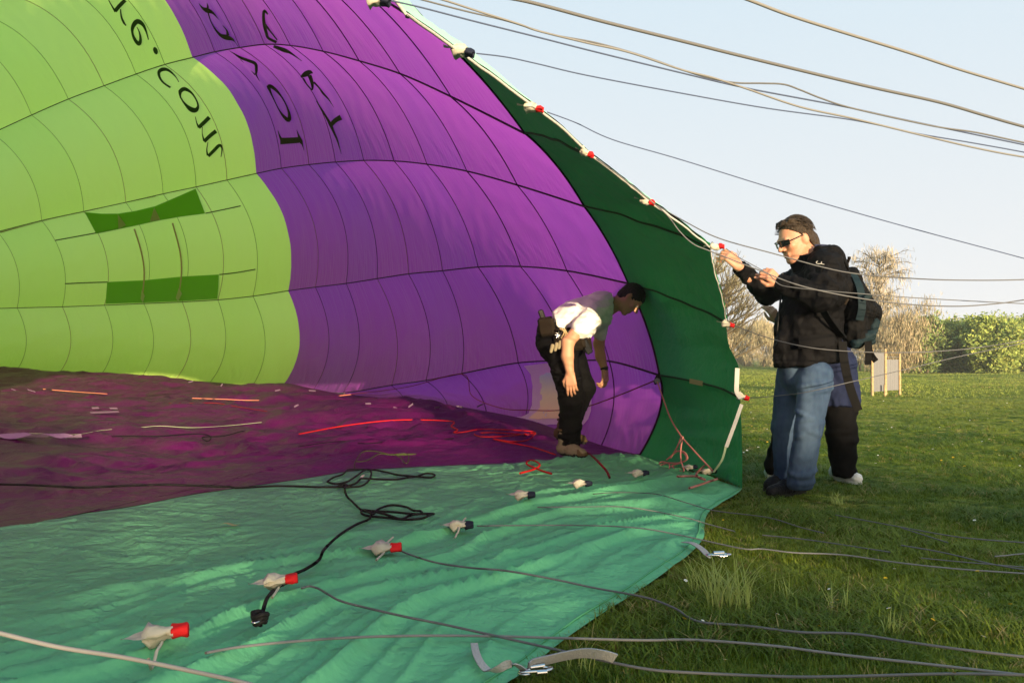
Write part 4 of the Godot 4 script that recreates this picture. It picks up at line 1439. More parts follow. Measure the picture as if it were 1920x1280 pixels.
func backpack() -> void:
	var D := 5.42
	var j := func(x: float, y: float, dd := 0.0) -> Vector3: return P(x, y, D + dd)
	var o := thing("backpack", "black and dark teal rucksack with dangling straps on the jacketed man's back", "backpack")
	var pr := []
	pr.push_back([0, j.call(1596, 520), j.call(1606, 580), 0.060, 0.105, 0.05])
	pr.push_back([0, j.call(1606, 580), j.call(1606, 628), 0.105, 0.082, 0.05])
	pr.push_back([0, j.call(1602, 545, -0.12), j.call(1604, 630, -0.12), 0.062, 0.070, 0.05])
	pr.push_back([0, j.call(1602, 545, 0.12), j.call(1604, 630, 0.12), 0.062, 0.070, 0.05])
	pr.push_back([0, j.call(1630, 588), j.call(1628, 612), 0.070, 0.062, 0.04])
	put("bag", field_mesh(pr, 0.0095, [], 0.013, Vector3(55, 40, 55), null, 5), M.bag_cloth, o)
	var fp := []
	fp.push_back([0, j.call(1640, 604, -0.06), j.call(1632, 640, -0.05), 0.030, 0.030, 0.02])
	fp.push_back([0, j.call(1634, 628, -0.15), j.call(1604, 642, -0.16), 0.030, 0.034, 0.02])
	put("lower_panel", field_mesh(fp, 0.008, [], 0.008, Vector3.ONE * 90.0, null, 6), M.bag_teal, o)
	put("side_stripe", strap_mesh(PackedVector3Array([j.call(1600, 512, -0.10), j.call(1613, 540, -0.20), j.call(1617, 575, -0.235), j.call(1612, 600, -0.22)]), Vector3(1, -0.2, 0), 0.045, 0.006), M.bag_teal, o)
	put("haul_loop", strap_mesh(PackedVector3Array([j.call(1583, 497, -0.05), j.call(1590, 487, -0.06), j.call(1593, 483, -0.06), j.call(1590, 492, -0.02)]), Vector3(0, 0, 1), 0.022, 0.004), M.belt_leather, o)
	put("webbing", strap_mesh(PackedVector3Array([j.call(1627, 640, -0.2), j.call(1629, 660, -0.19), j.call(1628, 684, -0.18)]), RT, 0.038, 0.004), M.bag_cloth, o)
	put("webbing", strap_mesh(PackedVector3Array([j.call(1629, 640, -0.19), j.call(1633, 662, -0.16), j.call(1643, 677, -0.14)]), RT, 0.034, 0.004), M.bag_cloth, o)
	put("waist_strap", strap_mesh(PackedVector3Array([j.call(1580, 640, -0.22), j.call(1584, 680, -0.24), j.call(1594, 725, -0.22), j.call(1610, 770, -0.2)]), RT, 0.050, 0.005), M.bag_cloth, o)
	put("shoulder_strap", strap_mesh(PackedVector3Array([j.call(1586, 506, -0.14), j.call(1566, 476, -0.19), j.call(1543, 484, -0.29), j.call(1534, 520, -0.37), j.call(1544, 580, -0.36), j.call(1580, 632, -0.24)]), Vector3(0.4, 0, 1), 0.055, 0.010), M.bag_cloth, o)
	var bk := MB.new()
	bk.box(Transform3D(Basis(Vector3(0, 0, 1), 0.5), j.call(1628, 556, -0.26)), Vector3(0.05, 0.028, 0.012), 0.3)
	put("buckle", bk.mesh(), M.bag_teal, o)
	var b2 := MB.new()
	b2.box(Transform3D(Basis(Vector3(0, 0, 1), -0.5), j.call(1588, 565, -0.28)), Vector3(0.014, 0.045, 0.010), 0.3)
	put("buckle", b2.mesh(), M.belt_leather, o)

func man_behind() -> void:
	var D := 5.95
	var j := func(x: float, y: float, dd := 0.0) -> Vector3: return P(x, y, D + dd)
	var o := thing("person", "person in black trousers and white trainers standing hidden behind the jacketed man", "person")
	var hc: Vector3 = j.call(1506, 464)
	var hb := face_basis(Vector3(-0.9, -0.2, 0.2), Vector3(-0.2, 0.95, 0))
	var hp := []
	head_prims(hp, hc, hb, 0.98)
	hp.push_back([0, hc + hb * Vector3(0, -0.05, -0.03), j.call(1524, 520), 0.052, 0.062, 0.03])
	put("body", field_mesh(hp, 0.006), M.skin, o)
	put("hair", hair_mesh(hc, hb, 0.98, 0.0, 12), M.brown_hair, o)
	var w: Vector3 = j.call(1459, 601, -0.05)
	var h := [[0, j.call(1490, 616, -0.02), w, 0.034, 0.027, 0.01]]
	hand(h, w, Vector3(-0.55, 0.8, 0.25), Vector3(0.25, 0.1, 0.95), -1.0, [0.3, 0.5, 0.6, 0.7], 0.85, 0.6)
	put("hand", field_mesh(h, 0.004), M.tan_skin, o)
	var ct := []
	ct.push_back([0, j.call(1552, 715), j.call(1545, 610), 0.150, 0.15, 0.05])
	ct.push_back([0, j.call(1545, 610), j.call(1527, 545), 0.15, 0.13, 0.05])
	ct.push_back([0, j.call(1530, 540, -0.15), j.call(1525, 540, 0.15), 0.09, 0.09, 0.05])
	ct.push_back([0, j.call(1535, 545, -0.16), j.call(1518, 622, -0.08), 0.075, 0.062, 0.04])
	ct.push_back([0, j.call(1518, 622, -0.08), j.call(1466, 604, -0.05), 0.058, 0.042, 0.03])
	ct.push_back([0, j.call(1568, 690, -0.05), j.call(1572, 748, -0.03), 0.135, 0.138, 0.05])
	put("coat", field_mesh(ct, 0.011, [[j.call(1560, 760), Vector3(0, -1, 0)]], 0.013, Vector3(55, 30, 55), null, 8), M.navy_coat, o)
	var tr := []
	tr.push_back([0, j.call(1550, 715), j.call(1552, 735), 0.145, 0.14, 0.05])
	tr.push_back([0, j.call(1574, 735, -0.02), j.call(1579, 815, -0.05), 0.118, 0.098, 0.04])
	tr.push_back([0, j.call(1579, 815, -0.05), j.call(1583, 884, -0.02), 0.096, 0.082, 0.03])
	tr.push_back([0, j.call(1515, 735, 0.05), j.call(1475, 815, 0.0), 0.11, 0.085, 0.04])
	tr.push_back([0, j.call(1475, 815, 0.0), j.call(1453, 872, 0.05), 0.082, 0.072, 0.03])
	put("trousers", field_mesh(tr, 0.011, [[j.call(1583, 893), Vector3(0.0, -1, 0)]], 0.010, Vector3(18, 45, 18), null, 9), M.black_trouser, o)
	var a: Vector3 = G(1583, 902)
	shoe("shoe", a + Vector3(-0.03, 0.005, -0.10), a + Vector3(0.045, 0.005, 0.17), M.white_leather, o, 0.02, 3)
	var b: Vector3 = G(1455, 891)
	shoe("shoe", b + Vector3(0.05, 0.005, -0.07), b + Vector3(-0.10, 0.005, 0.13), M.white_leather, o, 0.02, 4)

func stooping_man() -> void:
	var D := 7.1
	var j := func(x: float, y: float, dd := 0.0) -> Vector3: return P(x, y, D + dd)
	var o := thing("person", "man in pale t-shirt and black work trousers stooping inside the balloon mouth", "person")
	var hc: Vector3 = j.call(1183, 561)
	var hb := face_basis(Vector3(0.52, -0.84, 0.22), Vector3(0.84, 0.54, 0.05))
	var hp := []
	head_prims(hp, hc, hb, 1.0)
	hp.push_back([0, hc + hb * Vector3(0, -0.045, -0.03), j.call(1140, 578, 0.02), 0.055, 0.066, 0.03])
	put("body", field_mesh(hp, 0.0048), M.tan_skin, o)
	put("hair", hair_mesh(hc, hb, 1.0, 0.0, 21), M.black_hair, o)
	for s: float in [-1.0, 1.0]:
		var e := SphereMesh.new()
		e.radius = 0.0115
		e.height = 0.023
		var eo := put("eye", e, M.eye_white, o)
		eo.position = hc + hb * Vector3(0.033 * s, 0.002, 0.078)
	var bw := MB.new()
	for s: float in [-1.0, 1.0]:
		bw.tube(smooth(PackedVector3Array([hc + hb * Vector3(0.012 * s, 0.022, 0.093), hc + hb * Vector3(0.032 * s, 0.028, 0.090), hc + hb * Vector3(0.050 * s, 0.021, 0.076)]), 4), 0.004, 5, 0.002)
	put("eyebrows", bw.mesh(), M.black_hair, o)
	# arms
	var w1: Vector3 = j.call(1069, 699, -0.33)
	var a1 := []
	a1.push_back([0, j.call(1098, 604, -0.25), j.call(1065, 641, -0.32), 0.056, 0.047, 0.02])
	a1.push_back([0, j.call(1065, 641, -0.32), j.call(1064, 668, -0.33), 0.049, 0.046, 0.02])
	a1.push_back([0, j.call(1064, 668, -0.33), w1, 0.046, 0.031, 0.02])
	hand(a1, w1, Vector3(0.10, -1.0, 0.05), Vector3(-0.25, 0.05, 0.95), 1.0, [0.22, 0.28, 0.34, 0.42], 1.05, 0.5)
	put("arm", field_mesh(a1, 0.0055), M.tan_skin, o)
	var w2: Vector3 = j.call(1134, 693, 0.28)
	var a2 := []
	a2.push_back([0, j.call(1130, 608, 0.25), j.call(1123, 645, 0.30), 0.052, 0.045, 0.02])
	a2.push_back([0, j.call(1123, 645, 0.30), j.call(1126, 668, 0.29), 0.046, 0.042, 0.02])
	a2.push_back([0, j.call(1126, 668, 0.29), w2, 0.042, 0.029, 0.02])
	hand(a2, w2, Vector3(0.02, -1.0, 0.1), Vector3(0.75, 0.1, 0.65), -1.0, [0.5, 0.6, 0.65, 0.65], 1.05, 0.7)
	put("arm", field_mesh(a2, 0.0055), M.tan_skin, o)
	var wt := MB.new()
	var wd := (w2 - (j.call(1126, 668, 0.29) as Vector3)).normalized()
	wt.tube(PackedVector3Array([w2 - wd * 0.022, w2 - wd * 0.002]), 0.0345, 16)
	wt.box(Transform3D(Basis(), w2 - wd * 0.012 + Vector3(0.012, 0, 0.033)), Vector3(0.03, 0.03, 0.01), 0.3)
	put("watch", wt.mesh(), M.black_plastic, o)
	# t-shirt
	var s := Vector3(-0.45, 0.89, 0.0)
	var ts := []
	ts.push_back([0, j.call(1050, 612), j.call(1078, 596), 0.175, 0.185, 0.05, s, 1.32])
	ts.push_back([0, j.call(1078, 596), j.call(1120, 585), 0.185, 0.20, 0.05, s, 1.36])
	ts.push_back([0, j.call(1120, 585, -0.13), j.call(1128, 586, 0.15), 0.105, 0.105, 0.05])
	ts.push_back([0, j.call(1130, 577), j.call(1143, 577), 0.092, 0.078, 0.05])
	ts.push_back([0, j.call(1112, 592, -0.22), j.call(1089, 616, -0.28), 0.082, 0.078, 0.06])
	ts.push_back([0, j.call(1130, 592, 0.20), j.call(1128, 622, 0.26), 0.078, 0.074, 0.03])
	ts.push_back([0, j.call(1090, 615), j.call(1066, 622), 0.11, 0.12, 0.05])
	put("tshirt", field_mesh(ts, 0.0085, [[j.call(1146, 577), Vector3(0.95, -0.05, 0)], [j.call(1040, 604), Vector3(-0.86, -0.2, 0)]], 0.007, Vector3(40, 60, 30), null, 11), M.tshirt_cloth, o)
	# trousers
	var tr := []
	tr.push_back([0, j.call(1046, 618), j.call(1052, 648), 0.165, 0.17, 0.05])
	tr.push_back([0, j.call(1040, 640, -0.05), j.call(1068, 640, 0.08), 0.15, 0.14, 0.05])
	tr.push_back([0, j.call(1053, 660, -0.12), j.call(1072, 745, -0.16), 0.128, 0.098, 0.04])
	tr.push_back([0, j.call(1072, 745, -0.16), j.call(1067, 830, -0.10), 0.094, 0.088, 0.04])
	tr.push_back([0, j.call(1066, 660, 0.12), j.call(1094, 728, 0.10), 0.125, 0.095, 0.04])
	tr.push_back([0, j.call(1094, 728, 0.10), j.call(1066, 808, 0.22), 0.090, 0.075, 0.04])
	for q in [[0.05, 0.3, -1.3, 0.7], [0.35, 0.5, 1.4, -0.3], [0.6, 0.8, -1.2, 0.8], [0.95, 0.85, 1.5, -0.4]]: ridge(tr, j.call(1053, 660, -0.12), j.call(1072, 745, -0.16), 0.128, 0.098, q[0], q[1], q[2], q[3], 0.018)
	for q in [[0.05, 0.15, -1.4, 0.9], [0.4, 0.3, 1.5, -0.6], [0.62, 0.72, -1.5, 1.0], [0.85, 0.8, 1.6, -1.0], [0.93, 0.98, -1.4, 0.8]]: ridge(tr, j.call(1072, 745, -0.16), j.call(1067, 830, -0.10), 0.094, 0.088, q[0], q[1], q[2], q[3], 0.018)
	put("trousers", field_mesh(tr, 0.009, [[j.call(1060, 832), Vector3(-0.15, -1, 0)], [j.call(1040, 606), Vector3(0.05, 1, 0)]], 0.008, Vector3(20, 50, 20), null, 13), M.black_trouser, o)
	# tool belt: band, pouches, radio, gloves and clips
	var bl := MB.new()
	var bc: Vector3 = j.call(1050, 622)
	bl.grid(36, 3, func(a, b):
		var th: float = TAU * a
		return bc + Vector3(cos(th) * 0.19, 0.03 * cos(th) + 0.02 - b * 0.07, sin(th) * 0.21))
	var be := put("tool_belt", bl.mesh(), M.belt_leather, o)
	for q in [[1025, 612, -0.17, 0.13, 0.15], [1052, 640, -0.25, 0.11, 0.13], [1085, 642, -0.22, 0.10, 0.12], [1100, 645, -0.05, 0.08, 0.12]]:
		var pb := MB.new()
		pb.box(Transform3D(Basis(Vector3.UP, -0.3) * Basis(Vector3(0, 0, 1), 0.15), j.call(q[0], q[1], q[2])), Vector3(q[3], q[4], 0.06), 0.3)
		put("pouch", pb.mesh(), M.belt_leather, be)
	var rb := MB.new()
	rb.box(Transform3D(Basis(Vector3(0, 0, 1), 0.35), j.call(1016, 590, -0.06)), Vector3(0.045, 0.085, 0.035), 0.25)
	put("radio", rb.mesh(), M.black_plastic, be)
	var kb := MB.new()
	kb.box(Transform3D(Basis(Vector3(0, 0, 1), 0.5), j.call(1099, 648, -0.2)), Vector3(0.055, 0.14, 0.035), 0.25)
	put("knife_sheath", kb.mesh(), M.black_leather, be)
	for g in [[1036, 656], [1044, 653], [1051, 649]]:
		var gm := []
		gm.push_back([0, j.call(g[0], g[1] - 8, -0.31), j.call(g[0] - 3, g[1] + 3, -0.31), 0.016, 0.013, 0.01])
		put("glove_finger", field_mesh(gm, 0.006), M.suede, be)
	var cb := MB.new()
	for a in 8:
		var th := a * TAU / 8.0
		cb.tube(PackedVector3Array([j.call(1048, 628, -0.335), j.call(1048, 628, -0.34) + Vector3(cos(th), sin(th), 0) * 0.03]), 0.004, 4, 0.001)
	put("clip", cb.mesh(), M.steel, be)
	var kt := MB.new()
	for a in 3:
		kt.tube(smooth(PackedVector3Array([j.call(1050 + a * 4, 616, -0.31), j.call(1058 + a * 3, 622 + a * 3, -0.33), j.call(1052 + a * 2, 634 + a * 3, -0.325)]), 4), 0.006, 5)
	put("key_cord", kt.mesh(), M.wood, be)
	# boots
	var f1 := G(1054, 862, 0.03)
	f1 = P(1050, 851, 7.0)
	shoe("boot", f1, P(1099, 859, 6.76), M.suede, o, 0.10, 5, M.black_plastic)
	shoe("boot", P(1042, 822, 7.5), P(1100, 832, 7.38), M.brown_leather, o, 0.07, 6, M.black_plastic)

# ---------------------------------------------------------------- ropes and cords
func rope(pts: Array, r: float, m: String, nm: String, label: String, cat := "rope", group := "", from = null) -> Node3D:
	# pts: [x, y, depth]; ropes that leave the frame go on to the mouth edge overhead and to the burner frame out of sight
	var q := PackedVector3Array()
	for p in pts: q.push_back(P(p[0], p[1], p[2]))
	q = smooth(q, 8)
	if group.begins_with("ropes in the air"): q.push_back(Vector3(7.5, 0.95, -2.6))
	var mb := MB.new()
	mb.tube(q, r * 0.82, 8)
	var o := put(nm, mb.mesh(), M[m])
	tag(o, label, cat, group)
	return o

func wires_in_air() -> void:
	var A := "ropes in the air between balloon mouth and basket"
	rope([[1330,-25,1.35], [1405,0,1.4], [1500,35,1.45], [1700,97,1.6], [1800,130,1.7], [1920,166,1.85], [2100,220,2.1]], 0.0032, "pale_rope", "balloon_rope", "topmost pale twisted rope crossing the top corner of the sky", "rope", A, RW[8][0])
	rope([[900,-10,1.4], [985,2,1.42], [1130,40,1.46], [1280,77,1.5], [1400,107,1.55], [1620,160,1.65], [1760,191,1.72], [1850,217,1.78], [1920,237,1.85], [2080,280,2.0]], 0.0037, "grey_rope", "balloon_rope", "thick grey rope just under the topmost rope in the sky", "rope", A, RW[7][0])
	rope([[800,-8,2.2], [835,1,2.2], [900,22,2.2], [973,45,2.25], [1010,58,2.3], [1100,80,2.3], [1180,98,2.35], [1280,131,2.35], [1335,145,2.38], [1400,166,2.4], [1500,200,2.45], [1600,222,2.5], [1740,256,2.55], [1830,277,2.6], [1920,294,2.7], [2080,318,2.9]], 0.0034, "pale_rope", "balloon_rope", "braided tan rope weaving lowest through the middle bundle of sky ropes", "rope", A, RW[6][0])
	rope([[770,-6,2.6], [797,1,2.6], [870,20,2.6], [950,39,2.6], [1033,64,2.6], [1117,80,2.6], [1200,103,2.65], [1280,131,2.65], [1330,146,2.7], [1380,155,2.7], [1430,156,2.7], [1470,158,2.7], [1500,168,2.7], [1540,184,2.75], [1600,203,2.75], [1750,236,2.8], [1830,248,2.85], [1920,267,2.9], [2080,300,3.1]], 0.0033, "grey_rope", "balloon_rope", "grey rope with a kink upward in the middle bundle of sky ropes", "rope", A, (RW[6][0] as Vector3).lerp(RW[5][0], 0.5))
	rope([[728,0,2.75], [790,14,2.8], [890,40,2.85], [1010,70,2.9], [1120,98,2.95], [1280,137,3.0], [1400,165,3.0], [1580,199,3.05], [1700,225,3.1], [1920,271,3.2], [2080,304,3.4]], 0.0034, "blue_grey_wire", "balloon_rope", "bluish wire running straight through the middle bundle of sky ropes", "rope", A)
	rope([[893,100,3.24], [950,107,3.25], [1010,120,3.3], [1100,141,3.3], [1280,175,3.3], [1440,203,3.35], [1600,225,3.4], [1720,250,3.4], [1820,267,3.45], [1920,285,3.5], [2080,316,3.7]], 0.0031, "blue_grey_wire", "balloon_rope", "bluish wire from the black capped sleeve at the mouth edge", "rope", A)
	rope([[1026,210,3.66], [1080,230,3.7], [1150,262,3.7], [1280,300,3.8], [1490,365,3.9], [1700,425,4.0], [1920,484,4.1], [2080,528,4.2]], 0.0029, "blue_grey_wire", "balloon_rope", "bluish wire from the uppermost red capped sleeve, passing above the men", "rope", A)
	rope([[1234,386,4.55], [1290,418,4.4], [1350,447,4.3], [1450,475,4.2], [1580,509,4.15], [1700,521,4.1], [1800,525,4.1], [1920,524,4.1], [2080,516,4.2]], 0.0034, "grey_rope", "balloon_rope", "grey rope crossing in front of the sunglasses man's collar", "rope", A)
	rope([[1118,297,4.03], [1160,328,4.0], [1210,368,4.0], [1250,402,4.0], [1275,434,4.0], [1300,457,4.0], [1330,470,4.0], [1420,505,3.95], [1500,535,3.9], [1600,557,3.9], [1700,570,3.9], [1790,574,3.9], [1860,570,3.95], [1920,562,4.0], [2080,535,4.1]], 0.0034, "grey_rope", "balloon_rope", "grey rope sagging along the mouth edge and across the jacket elbow", "rope", A)
	rope([[1362,466,5.05], [1385,482,5.0], [1425,504,4.95], [1444,516,4.92], [1462,533,4.9], [1490,539,4.85], [1560,546,4.8], [1700,557,4.8], [1800,563,4.8], [1920,569,4.8], [2080,575,4.9]], 0.0031, "grey_rope", "balloon_rope", "grey rope pulled through both hands of the jacketed man", "rope", A)
	rope([[1378,610,5.5], [1430,630,5.2], [1500,648,4.9], [1570,657,4.8], [1680,661,4.7], [1780,657,4.7], [1860,648,4.7], [1920,637,4.7], [2080,600,4.8]], 0.0031, "grey_rope", "balloon_rope", "grey rope sagging across the lower part of the black jacket", "rope", A)
	rope([[1408,746,5.5], [1500,737,4.9], [1600,715,4.85], [1700,692,4.8], [1800,668,4.8], [1920,643,4.8], [2080,608,4.9]], 0.0027, "grey_rope", "balloon_rope", "thin dark rope rising across the jeans from the lowest red cap", "rope", A)
	rope([[-80,1166,1.22], [0,1187,1.24], [110,1213,1.27], [230,1232,1.3], [350,1256,1.32], [470,1283,1.34], [600,1320,1.36]], 0.0042, "pale_rope", "balloon_rope", "thick pale rope cutting across the bottom corner in front of the cloth", "rope", "ropes lying on cloth and grass", RW[9][0])

func ground_line(pts: Array, r: float, m: String, nm: String, label: String, cat := "rope", group := "", lift := 0.0, cloth := true) -> Node3D:
	var q := PackedVector3Array()
	for p in pts: q.push_back(Vector3(p[0], p[1], p[2] if p.size() > 2 else 0.0))
	q = smooth(q, 7)
	var w := PackedVector3Array()
	var hs := PackedFloat32Array()
	for p in q:
		var h := 0.03
		for it in 3:
			var g := G(p.x, p.y, h)
			if cloth and on_sheet(g): h = sheet_y(g)
			else: break
		hs.push_back(h)
	for k in q.size():
		var sum := 0.0
		var cnt := 0
		for z in range(maxi(k - 2, 0), mini(k + 3, q.size())):
			sum += hs[z]
			cnt += 1
		var top := maxf(hs[k], sum / cnt)
		w.push_back(G(q[k].x, q[k].y, top + r * 0.8 + 0.002 + lift + q[k].z))
	var mb := MB.new()
	mb.tube(w, r, 7)
	var o := put(nm, mb.mesh(), M[m])
	tag(o, label, cat, group)
	return o

var SHEET_POLY := PackedVector2Array()
func on_sheet(p: Vector3) -> bool:
	return Geometry2D.is_point_in_polygon(Vector2(p.x, p.z), SHEET_POLY)

func wires_on_ground() -> void:
	var A := "ropes lying on cloth and grass"
	ground_line([[1112,926], [1160,923], [1230,926], [1280,940], [1340,957], [1440,970], [1500,988], [1545,999]], 0.0026, "grey_rope", "balloon_rope", "dark thin rope leaving the corner of the ground cloth into shaded grass", "rope", A)
	ground_line([[1008,951], [1090,950], [1180,951], [1280,969], [1330,983], [1378,996]], 0.0028, "pale_rope", "balloon_rope", "short pale rope running off the ground cloth beside the small white strap", "rope", A)
	ground_line([[895,986], [960,985], [1100,985], [1200,990], [1280,1004], [1390,1028], [1430,1029], [1490,1036], [1580,1040], [1680,1054], [1790,1066], [1920,1075], [2050,1084]], 0.0031, "pale_rope", "balloon_rope", "long pale rope over the cloth and past the small carabiner through the grass", "rope", A)
	ground_line([[1430,1003], [1500,1010], [1560,1018], [1670,1035]], 0.0027, "grey_rope", "balloon_rope", "faint rope showing through shaded grass beyond the long pale rope", "rope", A)
	ground_line([[1565,965], [1620,975], [1690,988], [1780,1004], [1840,1011], [1920,1017], [2050,1025]], 0.0029, "grey_rope", "balloon_rope", "farthest ground rope in the shaded grass towards the frame side", "rope", A)
	ground_line([[1690,989], [1730,1002], [1778,1017]], 0.0027, "grey_rope", "balloon_rope", "short rope end forking from the farthest ground rope", "rope", A)
	ground_line([[1690,1022], [1770,1036], [1850,1055], [1920,1068], [2050,1090]], 0.0029, "grey_rope", "balloon_rope", "grey rope dipping through grass between the two farthest ropes", "rope", A)
	ground_line([[1728,1046], [1800,1053], [1920,1063], [2050,1074]], 0.0024, "grey_rope", "balloon_rope", "thin grey rope close beside the long pale rope end", "rope", A)
	ground_line([[1866,1043], [1890,1041], [1920,1038], [2040,1030]], 0.0028, "pale_rope", "balloon_rope", "small pale piece of rope at the frame side in the grass", "rope", A)
	ground_line([[752,1033], [775,1042], [820,1055], [880,1064], [950,1070], [1040,1086], [1110,1101], [1210,1120], [1265,1140], [1310,1165], [1400,1173], [1500,1185], [1600,1188], [1700,1203], [1800,1217], [1920,1231], [2050,1245]], 0.0037, "grey_rope", "balloon_rope", "grey rope from the red capped sleeve beside the black cord, over hem and grass", "rope", A)
	ground_line([[385,1224], [440,1214], [520,1205], [640,1196], [760,1192], [900,1192], [1050,1196], [1200,1200], [1280,1199], [1347,1202], [1463,1212], [1530,1221], [1610,1231], [1713,1242], [1880,1261], [2050,1280]], 0.0038, "pale_rope", "balloon_rope", "pale rope lying straight across the wrinkled cloth above the white strap", "rope", A)
	ground_line([[565,1103], [580,1099], [598,1104], [615,1114], [640,1127], [690,1140], [760,1156], [830,1170], [907,1187], [1040,1217], [1140,1240], [1213,1254], [1280,1260], [1463,1268], [1580,1268], [1780,1263], [1920,1265], [2050,1268]], 0.0037, "grey_rope", "balloon_rope", "grey rope crossing the pale rope and the folded white strap", "rope", A, 0.004)
	# black cord with its two coils, ending in a knot and a ring
	var bc := thing("black_cord", "long black cord with two flat coils over purple and green cloth", "cord")
	for l in [[[-60,908], [0,911], [70,913], [150,917], [230,914], [310,912], [380,914], [440,915], [520,911], [600,913], [646,912], [647,908], [632,912], [650,913], [676,911], [690,902], [696,888], [692,880], [682,882], [668,892], [650,903], [630,907], [616,904], [614,902], [625,895], [642,889], [652,881], [670,880], [700,881], [720,884], [745,890], [765,892], [790,894], [808,895], [815,890], [800,887], [780,893], [765,895], [740,899], [700,898], [678,897], [668,905], [655,910], [648,912], [646,918], [650,930], [660,940], [676,955], [690,960], [700,963], [710,954], [733,947], [760,950], [775,957], [788,958], [790,963], [770,963], [740,960], [700,958], [680,956], [678,962], [690,967], [720,970], [760,974], [790,972], [806,965], [812,963], [780,964], [765,968], [752,973], [735,968], [715,962], [697,959], [696,966], [690,974], [668,983], [640,1000], [622,1015], [606,1032], [600,1046], [590,1056], [570,1068], [550,1077], [540,1090], [524,1098], [512,1107], [500,1122], [494,1140], [490,1155], [488,1172]]]:
		var q := PackedVector3Array()
		for p in l: q.push_back(Vector3(p[0], p[1], 0))
		q = smooth(q, 6)
		var w := PackedVector3Array()
		var kk := 0
		for p in q:
			if p.x < 430.0:
				var fh := floor_hit(p.x, p.y)
				w.push_back(EYE + (fh - EYE) * 0.985 + Vector3(0, 0.01, 0))
				kk += 1
				continue
			var g := G(p.x, p.y, 0.04)
			var h := maxf(sheet_y(g), 0.02) if on_sheet(g) else 0.07
			g = G(p.x, p.y, h)
			if on_sheet(g): h = maxf(sheet_y(g), 0.02)
			w.push_back(G(p.x, p.y, h + 0.008 + 0.008 * absf(sin(kk * 0.31))))
			kk += 1
		var mb := MB.new()
		mb.tube(w, 0.0063, 8)
		put("cord", mb.mesh(), M.black_cord, bc)
	var kp := G(487, 1190, 0.05)
	kp.y = sheet_y(kp) + 0.02
	var kn := MB.new()
	for a in 3:
		var q := PackedVector3Array()
		for s in 13:
			var th := TAU * s / 12.0
			q.push_back(kp + Vector3(cos(th) * (0.014 + a * 0.003), (a - 1) * 0.010 + sin(th * 2.0) * 0.004, sin(th) * 0.017))
		kn.tube(q, 0.008, 7)
	kn.tube(PackedVector3Array([kp + Vector3(-0.012, 0, 0), kp + Vector3(-0.028, 0.012, -0.018)]), 0.006, 7)
	put("knot", kn.mesh(), M.black_cord, bc)
	var rg := MB.new()
	var rq := PackedVector3Array()
	for s in 17: rq.push_back(kp + Vector3(-0.004 + cos(TAU * s / 16.0) * 0.010, 0.0, 0.026 + sin(TAU * s / 16.0) * 0.018))
	rg.tube(rq, 0.003, 6)
	put("ring", rg.mesh(), M.steel, bc)
	var fp := MB.new()
	var f0 := G(677, 898, 0.05)
	for s in 4: fp.tube(PackedVector3Array([f0 + Vector3(-0.006 + s * 0.004, 0.01, 0.02), f0 + Vector3(0.004 + s * 0.004, 0.022, -0.02)]), 0.003, 4)
	put("clip", fp.mesh(), M.white_webbing, bc)
	# loose lines on the purple floor: height follows the cloth
	var fl := "loose lines on the purple floor"
	floor_line([[664,878], [666,866], [680,848], [704,847], [740,854], [780,852], [752,852], [728,853], [710,852], [690,863], [678,866], [668,866]], 0.004, "olive_cord", "vent_line", "olive loop of cord lying on the purple floor behind the black coils", fl)
	floor_line([[735,852], [750,858], [758,868], [764,868], [766,856], [758,851], [730,854]], 0.004, "olive_cord", "vent_line", "small olive loop beside the larger olive loop on the purple floor", fl)
	floor_line([[560,838], [600,832], [640,828], [690,832], [740,826], [790,820], [830,824], [850,822]], 0.004, "black_cord", "vent_line", "black line snaking over the purple floor towards the red coil", fl)
	floor_line([[0,815], [60,813], [140,815], [190,807], [260,802], [300,799], [360,802], [430,798], [490,792]], 0.003, "pale_green_cord", "vent_line", "pale green line lying across the purple floor", fl)
	floor_line([[190,820], [240,818], [300,818], [360,814], [388,816], [395,822], [388,828], [380,820], [420,818], [460,808], [490,812]], 0.005, "black_cord", "vent_line", "black cord with a small ring on the purple floor", fl)
	floor_line([[190,746], [250,752], [320,757], [400,756], [450,764], [500,772]], 0.005, "dark_red_cord", "vent_line", "thin red line far back on the purple floor", fl)
	floor_line([[360,747], [420,749], [480,751], [560,747], [620,744], [665,739]], 0.005, "salmon_cord", "vent_line", "salmon line far back by the foot of the wall", fl)
	floor_line([[80,730], [140,735], [200,739]], 0.006, "salmon_cord", "vent_line", "short salmon line farthest back on the purple floor", fl)
	floor_line([[560,815], [640,800], [720,790], [780,788], [848,791], [846,800], [858,807], [850,812], [870,811], [900,806], [950,807], [998,810], [1000,816], [960,814], [920,812], [890,814], [905,820], [960,818], [1000,813], [990,826], [960,829], [925,824], [950,830], [1000,840], [1042,854]], 0.0065, "red_cord", "red_line", "tangled bright red line on the purple floor behind the stooping man", fl)
	ground_line([[975,887], [1000,880], [1012,872], [1003,864], [990,864], [988,870], [1000,876], [1020,884], [1034,888]], 0.007, "red_cord", "red_line", "short red cord with a loop on the green cloth", "cord", "", 0.02)
	ground_line([[1100,848], [1112,856], [1128,872], [1138,884], [1143,895]], 0.008, "dark_red_cord", "red_line", "thick dark red cord beside the tan boot", "cord", "", 0.05)
	# thin crimson control line to the pulley
	rope([[560,750,13.0], [640,741,13.6], [760,726,12.4], [865,701,11.4], [885,742,10.5], [940,765,9.6], [1000,769,8.7], [1050,769,8.3], [1100,762,7.9], [1150,745,7.5], [1200,725,7.1], [1231,712,6.9]], 0.006, "dark_red_cord", "control_line", "thin crimson line running from the dark pulley behind the stooping man", "cord")
	var pl := thing("pulley", "small dark pulley hanging where crimson and pink lines meet the green skirt", "pulley", P(1232, 711, 6.88))
	var pb := MB.new()
